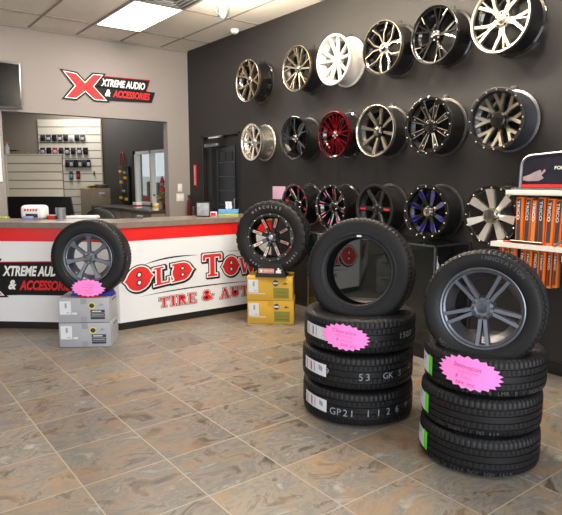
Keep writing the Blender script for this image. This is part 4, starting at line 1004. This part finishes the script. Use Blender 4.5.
# ------------------------------------------------------------------ boxes
def carton(name, label, group, a, b, depth, z0, h, style):
    a, b = Vector(a), Vector(b); d = (b-a); w = d.length; ang = atan2(d.y, d.x)
    t = thing(name, label, 'box', (a.x, a.y, z0), ang, group)
    cb, ink, tp = ('greybox','darkink','tape') if style == 'grey' else ('yellowbox','yellowink','tapey')
    obj('carton_body', B2((0,0,.001),(w,depth,h-.001),.004), M[cb], t)
    F = lambda x0,x1,y0,y1,m_,nm,off=.0015: obj(nm, B2((w*x0,-off,h*y0),(w*x1,-off+.001,h*y1)), M[m_], t)
    F(.0,1.,-.0,.015,ink,'seam'); 
    F(.44,.56,.75,.985,tp,'tape_strip'); F(.44,.56,.02,.25,tp,'tape_strip')
    F(.03,.25,.34,.88,'label','paper_label'); F(.13,.17,.6,.8,'labelink','label_print',.0022); F(.16,.22,.40,.43,'labelink','label_print',.0022)
    if style == 'grey':
        F(.27,.36,.34,.42,'label','paper_label')
        F(.63,.91,.40,.52,ink,'print_block'); F(.63,.91,.25,.38,ink,'print_block'); F(.63,.91,.14,.23,ink,'print_block')
        F(.66,.84,.44,.48,'label','print_line',.0024); F(.65,.89,.29,.34,'labelink','print_line',.0024)
        bx, by, R1 = .66, .69, .022
        obj('badge_ring', lift(flat([ell(w*bx,h*by,.030,.030)]), Matrix.Translation((0,-.002,0))@Matrix.Rotation(pi/2,4,'X')), M['badgeyellow'], t)
        obj('badge_center', lift(flat([ell(w*bx,h*by,R1,R1)]), Matrix.Translation((0,-.003,0))@Matrix.Rotation(pi/2,4,'X')), M['darkink'], t)
        obj('badge_band', lift(flat([[(w*bx-.024,h*by-.007),(w*bx+.024,h*by-.007),(w*bx+.024,h*by+.007),(w*bx-.024,h*by+.007)]]), Matrix.Translation((0,-.004,0))@Matrix.Rotation(pi/2,4,'X')), M['darkink'], t)
    else:
        F(.04,.4,.28,.31,'label','print_line')
        F(.58,.92,.10,.54,'yellowink','print_block'); F(.62,.88,.33,.36,'brownink','print_line',.0024); F(.62,.88,.18,.22,'brownink','print_line',.0024)
        bx, by = .63, .74
        obj('badge_ring', lift(flat([ell(w*bx,h*by,.032,.032)]), Matrix.Translation((0,-.002,0))@Matrix.Rotation(pi/2,4,'X')), M['darkink'], t)
        obj('badge_band', lift(flat([[(w*bx-.027,h*by-.009),(w*bx+.027,h*by-.009),(w*bx+.027,h*by+.009),(w*bx-.027,h*by+.009)]]), Matrix.Translation((0,-.003,0))@Matrix.Rotation(pi/2,4,'X')), M['label'], t)
    obj('bird_print', lift(flat([[(w*.78,h*.68),(w*.9,h*.70),(w*.84,h*.79)],[(w*.80,h*.66),(w*.92,h*.74),(w*.86,h*.72)]]), Matrix.Translation((0,-.002,0))@Matrix.Rotation(pi/2,4,'X')), M['tape' if style=='grey' else 'brownink'], t)
    # print on right side
    S_ = lambda y0,y1,z0_,z1_,m_: obj('side_print', B2((w+.0005,depth*y0,h*z0_),(w+.0015,depth*y1,h*z1_)), M[m_], t)
    S_(.3,.65,.5,.75,'tape' if style=='grey' else 'brownink'); S_(.1,.2,.2,.75,'tape' if style == 'grey' else 'tapey')
    S_(.38,.8,.78,.84,'darkink')
    return t, ang, w
ga, gb = (1.442,5.20), (1.824,4.950)
hb = .228
# keep the boxes just clear of the angled counter face
t1, angG, wG = carton('shipping_box','silver grey carton on the floor, lower one under the gunmetal wheel','grey wheel cartons',ga,gb,.33,0,hb,'grey')
t2, _, _ = carton('shipping_box','silver grey carton, upper one under the gunmetal wheel and blue stand','grey wheel cartons',(1.442+.003,5.20),(1.809+.012,4.952),.33,hb,hb,'grey')
ya, yb_ = (3.290,4.900), (3.655,4.575)
hy = .252
t3, angY, wY = carton('shipping_box','yellow carton on the floor, lower one of the yellow pair','yellow wheel cartons',ya,yb_,.36,0,hy,'yellow')
t4, _, _ = carton('shipping_box','yellow carton, upper one under the white lettered tire','yellow wheel cartons',(ya[0]-.004,ya[1]+.002),(yb_[0]-.01,yb_[1]+.006),.36,hy,hy,'yellow')
# blue stand + grey-box tire
def along(a, b, u, v):    # point on carton top: u along front, v inward
    a, b = Vector(a), Vector(b); d = (b-a).normalized(); n = Vector((-d.y, d.x)); return a + d*u + n*v
def cradle(name, label, pos, ang, z, w, dpt, h, ma, R, cz):
    t = thing(name, label, 'tire stand', (pos.x, pos.y, z), ang)
    bm = BM(); n = 14; top = []
    for k in range(n+1):
        x = -w/2 + w*k/n; yy = cz - sqrt(max(0, (R+.004)**2 - x*x)); top.append((x, min(h, max(.008, yy))))
    poly = [(-w/2-.02,0)]+[(x*1.0,y) for x,y in top]+[(w/2+.02,0)]
    A_ = [bm.verts.new((x,-dpt/2,y)) for x,y in poly]; B_ = [bm.verts.new((x,dpt/2,y)) for x,y in poly]
    bm.faces.new(A_); bm.faces.new(B_[::-1])
    m_ = len(poly)
    for i in range(m_): bm.faces.new((A_[i],B_[i],B_[(i+1)%m_],A_[(i+1)%m_]))
    bmesh.ops.recalc_face_normals(bm, faces=bm.faces)
    obj('cradle', bm, M[ma], t); return t
Rg = .345; zt = 2*hb
pg = along(ga, gb, wG*.62, .14)
cg = Vector((pg.x, pg.y, zt+Rg+.008))
cradle('foam_stand','blue foam stand holding the tire on the grey cartons',pg,-YAW,zt,.34,.12,.12,'blue',Rg,Rg+.01)
# red pad under the card
t = thing('red_strip','thin red strip at the front edge on the grey cartons','strip',(*along(ga,gb,wG*.6,.035),zt),-YAW)
obj('strip', bbox((0,0,.006),(.2,.03,.011),.003), M['ink_red'], t)
psi, lean = radians(2), radians(2)
t = thing('mounted_wheel', 'tire with gunmetal seven-spoke wheel standing on the grey cartons', 'wheel and tire', mtx=stand_matrix(cg, psi, lean))
obj('tire_body', tire_mesh(Rg, .219, .235), M['rubber'], t)
rt = bpy.data.objects.new('alloy_wheel', None); COL.objects.link(rt); rt.parent = t; rt.location = (0,0,.100)
add_wheel(rt, .222, .19, ST['seven_gun'], deep=False)
side_ring(Rg, .212, .1175, t)
# pink card on blue stand
pc = along(ga, gb, wG*.62, .14) - Vector((HF.x, HF.y))*.135
starburst(basis(Vector((pc.x, pc.y, zt+.09)), -HF+Vector((0,0,.12))) @ Matrix.Rotation(-.02,4,'Z'), .315, .16,
   [('~',-.12,.16,.12,.24),('~',-.2,.16,-.03,.08),('~',-.12,.14,-.18,-.07),('~',-.1,.14,-.32,-.23)],
   'neon pink starburst card in front of the blue stand on the grey cartons', 2., 20)
# hercules tire
Ry = .392; zy = 2*hy
py_ = along(ya, yb_, wY*.54, .17)
cy_ = Vector((py_.x, py_.y, zy+Ry+.012))
psi, lean = radians(17), radians(2)
t = thing('mounted_wheel', 'white lettered mud tire with black milled eight-spoke wheel on the yellow cartons', 'wheel and tire', mtx=stand_matrix(cy_, psi, lean))
obj('tire_body', tire_mesh(Ry, .25, .27, True), M['rubber'], t)
rt = bpy.data.objects.new('alloy_wheel', None); COL.objects.link(rt); rt.parent = t; rt.location = (0,0,.118)
add_wheel(rt, .254, .2, ST['milled_black'], deep=False)
arc_text('HERCULES', .322, .137, radians(98), .040, .9, t, 'white_letters', .140, .0)
arc_text('TERRA', .322, .137, radians(-40), .034, .9, t, 'white_letters', .11, .0)
arc_text('TRAC', .322, .137, radians(-80), .034, .9, t, 'white_letters', .11, .0)
arc_text('TERRA', .322, .137, radians(-118), .034, .9, t, 'white_letters', .11, .0)
s_ = cradle('tire_stand','black plastic tire stand with red and white badge on the yellow cartons',py_,-YAW-.15,zy,.24,.16,.13,'blackplastic',Ry,Ry+.014)
# front plate (trapezoid with badge)
fp = BM()
poly = [(-.165,0),(.165,0),(.115,.135),(-.115,.135)]
A_ = [fp.verts.new((x,-.20,y)) for x,y in poly]; B_ = [fp.verts.new((x*.97,-.16,y)) for x,y in poly]
fp.faces.new(A_); fp.faces.new(B_[::-1])
for i in range(4): fp.faces.new((A_[i],B_[i],B_[(i+1)%4],A_[(i+1)%4]))
bmesh.ops.recalc_face_normals(fp, faces=fp.faces)
obj('front_plate', fp, M['blackplastic'], s_)
obj('base_plate', B2((-.16,-.18,.0),(.16,.08,.008)), M['blackplastic'], s_)
PL = Matrix.Translation((0,-.2012,0))@Matrix.Rotation(pi/2,4,'X')
obj('badge_white', lift(flat([[(-.125,.045),(.035,.045),(.035,.090),(-.125,.090)]]), PL), M['ink_white'], s_)
obj('badge_red', lift(flat([[(-.120,.05),(.03,.05),(.03,.085),(-.120,.085)]]), PL, .001), M['ink_red'], s_)
obj('badge_disc', lift(flat([ell(-.098,.0675,.015,.015)]), PL, .002), M['ink_white'], s_)
obj('lettering', lift(fit(text('HERCULES',1,0,.04),-.075,.022,.06,.077), PL, .002), M['ink_white'], s_)
obj('emblem', lift(flat([[(.055,.045),(.115,.045),(.105,.07),(.12,.085),(.095,.08),(.09,.1),(.072,.1),(.075,.08),(.055,.07)]]), PL), M['ink_white'], s_)

# ------------------------------------------------------------------ glass display case
t = thing('display_case', 'black glass display case standing along the dark wall below the bottom wheels', 'display case', (3.8, 2.9, 0))
L_ = 1.62; Dp = XW-.02-3.8; Hc = .975
obj('glass_front', B2((0,.02,.12),(.006,L_-.02,Hc-.015)), M['caseglass'], t)
obj('glass_top', B2((.0,.0,Hc-.012),(Dp,L_,Hc-.002)), M['caseglass'], t)
obj('glass_end', B2((.02,0,.12),(Dp-.02,.005,Hc-.015)), M['glass'], t)
obj('plinth', B2((.01,.01,0),(Dp,L_,.12)), M['blacksatin'], t)
obj('inner_back', B2((.02,.16,.12),(Dp-.02,.17,Hc-.02)), M['blacksatin'], t)
fr = BM()
for (x,y) in ((0,0),(Dp-.016,0),(0,L_-.016)): box(fr, (x+.008,y+.008,(Hc+.1)/2),(.018,.018,Hc-.1))
for y in (0, L_-.016): box(fr, (Dp/2,y+.008,Hc-.006),(Dp,.018,.013))
box(fr, (.008,L_/2,Hc-.006),(.018,L_,.013))
obj('metal_frame', fr, M['steel'], t)
t = thing('glass_bottle', 'small pale bottle inside the end of the display case', 'bottle', (3.93, 2.99, .72))
obj('bottle_body', lathe([(0,0),(.022,0),(.024,.01),(.024,.08),(.009,.11),(.009,.13),(0,.13)],18,closed=False), M['paper'], t); obj('cap', lathe([(0,.13),(.014,.13),(.014,.155),(0,.155)],14,closed=False), M['steel'], t)
q = thing('case_shelf', 'glass shelf inside the end of the display case', 'shelf', (3.825, 2.92, .708)); obj('shelf', B2((0,0,0),(Dp-.05,.13,.008)), M['mesh'], q)

# ------------------------------------------------------------------ wiper blade rack
t = thing('wiper_rack', 'white metal wiper blade rack with dark header against the dark wall', 'rack', (XW, 0, 0))
XF = -.42       # upper shelf front (relative to wall)
y0, y1 = .9, 2.365
obj('shelf', B2((XF,y0,1.400),(-.26,y1,1.437),.005), M['shelfwhite'], t)
obj('shelf', B2((XF+.02,y0,1.437),(-.02,y1-.03,1.452),.003), M['steel'], t)
yl = 2.465
sb = B2((XF,y0,1.012),(-.02,y1-.03,1.046)); box(sb, ((XF-.27)/2, (y1-.031+yl)/2, 1.029), (XF*-1-.27, yl-y1+.032, .034)); obj('shelf', sb, M['shelfwhite'], t)
obj('shelf_lip', tube([(XF+.01,1.98,1.05),(XF+.01,1.86,1.14),(XF+.01,.9,1.14)],.009), M['steel'], t)
obj('red_strip', B2((XF+.03,2.05,1.046),(XF+.035,2.38,1.058)), M['ink_red'], t)
obj('upright', B2((-.06,y1-.1,.25),(-.02,y1-.06,1.42),.004), M['blacksatin'], t)
obj('upright', B2((-.06,y0+.02,.25),(-.02,y0+.06,1.42),.004), M['blacksatin'], t)
obj('back_panel', B2((-.02,y0,.7),(-.004,y1-.05,1.40)), M['blacksatin'], t)
hz0, hz1 = 1.452, 1.685
def hy_pt(px,py): return on_plane((XW+XF+.06,0,0),(1,0,0),px,py)
ha = hy_pt(520,186); hc = hy_pt(562,152)
fr_pts = [Vector((XF+.06, ha.y, hz0)), Vector((XF+.06, ha.y-.003, hz0+.15))]
for k in range(9):
    a = pi/2*k/8; fr_pts.append(Vector((XF+.06, ha.y-.09+.087*cos(a), hz0+.15+.082*sin(a))))
fr_pts += [Vector((XF+.06, 1.75, hz0+.262)), Vector((XF+.06, 1.0, hz0+.28)), Vector((XF+.06, 1.0, hz0))]
obj('header_frame', tube(fr_pts, .011, 8), M['steel'], t)
bm = BM(); f = bm.faces.new([bm.verts.new(v) for v in fr_pts]); obj('header_print', bm, M['purple'], t)
def hd(geo, y_, z_, off=.004): return mapped(geo, lambda x, yy, q: (XF+.06-off, y_-x, z_+yy))
obj('red_band', hd(flat([[(0,0),(.75,0),(.75,.022),(0,.022)]]), ha.y-.008, hz0+.004), M['ink_red'], t)
obj('hands_print', hd(flat([[(0.01,.06),(.06,.075),(.10,.095),(.14,.11),(.15,.09),(.17,.115),(.18,.1),(.15,.07),(.17,.05),(.13,.03),(.05,.028),(0.01,.035)]]), ha.y-.01, hz0+.02), M['skin'], t)
obj('header_lettering', hd(fit(text('FORCE',1,0,.02),0,.11,0,.024), hy_pt(555,166).y, hy_pt(555,168).z-.01), M['ink_white'], t)
PK = []
def wiper_pack(y, z0, z1, w, col, txt, dpt=.05, dx=0, brand='TRICO', glassy=False, tilt=0., group=None, label=''):
    q = thing('wiper_pack', label, 'wiper blade pack', (XW+XF+.05+dx, y, z0), 0, group)
    q.rotation_euler = (tilt, 0, 0)
    h = z1-z0
    obj('sleeve', B2((0,-w/2,0),(dpt,w/2,h),.002), M['clear'] if glassy else M[col], q)
    if glassy:
        obj('blade', B2((dpt*.4,-w*.2,.01),(dpt*.6,w*.2,h-.02),.002), M['packgrey'], q); obj('top_card', B2((-.001,-w*.4,h-.05),(.001,w*.4,h-.005)), M['label'], q)
        return q
    obj('front_window', B2((-.0015,-w*.24,.02),(-.0005,w*.36,h-.01)), M['packgrey'] if col == 'orange' else M['orange'], q)
    mt = Matrix.Translation((-.003, w*.16, h*txt))@Matrix(((0,0,-1,0),(0,-1,0,0),(1,0,0,0),(0,0,0,1)))
    # vertical lettering reading upward
    gtxt = fit(text(brand,1,0,.02), 0, h*.42, 0, w*.42)
    obj('lettering', mapped(gtxt, lambda x, yy, zz: (-.003, w*.34-yy, h*.93-x)), M['ink_white'], q)
    return q
# upper row
ysu = [2.27,2.215,2.16,2.105,2.045,1.99,1.935,1.88,1.82,1.765]
for k, y in enumerate(ysu):
    wiper_pack(y, 1.047, 1.385-.006*(k % 3), .05, 'orange' if k != 2 else 'packgrey', .42, dx=.0+.012*(k%2), tilt=(-.02 if k % 3 == 0 else .015), group='wiper blade packs on the upper shelf',
       label='orange wiper blade pack standing on the upper rack shelf' if k != 2 else 'dark wiper blade pack among orange ones on the upper rack shelf')
ysl = [2.43,2.385,2.335,2.255,2.205,2.15,2.10,2.05,2.0]
for k, y in enumerate(ysl):
    wiper_pack(y, .72+.012*(k%3), .995, .03 if k not in (3,5) else .042, 'orange', .40, dx=.04+.012*(k%2), tilt=.0, group='wiper blade packs hanging under the lower shelf', label='slim orange wiper blade pack hanging under the lower rack shelf')
for k, y in enumerate((1.93,1.865,1.80,1.735)):
    wiper_pack(y, .74, .99, .055, '', 0, dx=.02, glassy=True, group='clear plastic wiper packs under the lower shelf', label='clear plastic wiper pack under the right part of the lower shelf')
t = thing('leaflet_tray', 'open black leaflet tray lying on the lower rack shelf', 'tray', (XW+XF+.02, 2.10, 1.052))
t.location.x -= .0
# (tray slopes toward the room edge)
obj('tray', B2((.0,-.03,0.0),(.03,.22,.006),.001), M['blackplastic'], t); obj('rim_bar', tube([(.0,.22,.012),(.0,-.03,.012)],.005,6), M['chrome'], t)

# ------------------------------------------------------------------ light
w = bpy.data.worlds.new('world'); S.world = w; w.use_nodes = True
nt = w.node_tree; bg = nt.nodes['Background']
sky = nt.nodes.new('ShaderNodeTexSky'); sky.sky_type = 'PREETHAM' if hasattr(sky,'turbidity') else 'NISHITA'
bg.inputs['Color'].default_value = (.92,.96,1,1); bg.inputs['Strength'].default_value = 1.0
nt.nodes.remove(sky)
def area(loc, target, sx, sy, e, col):
    L = bpy.data.lights.new('daylight_and_fill','AREA'); L.shape='RECTANGLE'; L.size=sx; L.size_y=sy; L.energy=e; L.color=col
    o = bpy.data.objects.new('daylight_and_fill', L); COL.objects.link(o); o.location=loc
    o.rotation_euler = (Vector(target)-Vector(loc)).to_track_quat('-Z','Y').to_euler(); return o
area((.6,-2.6,1.5),(1.4,4,1.7), 4.5, 2.6, 215, (.93,.97,1))
area((-3.4,1.8,1.6),(3,3.4,.9), 4.2, 2.6, 62, (.93,.97,1))
area((3.6,12-.6,3.3),(3.3,10.5,0), 1.0, 1.0, 55, (1,.97,.92))  # unseen office fill lamp, added to brighten the slatwall; no storefront here
S.view_settings.view_transform = 'Standard'; S.view_settings.look = 'None'; S.view_settings.exposure = 0.; S.view_settings.gamma = 1.
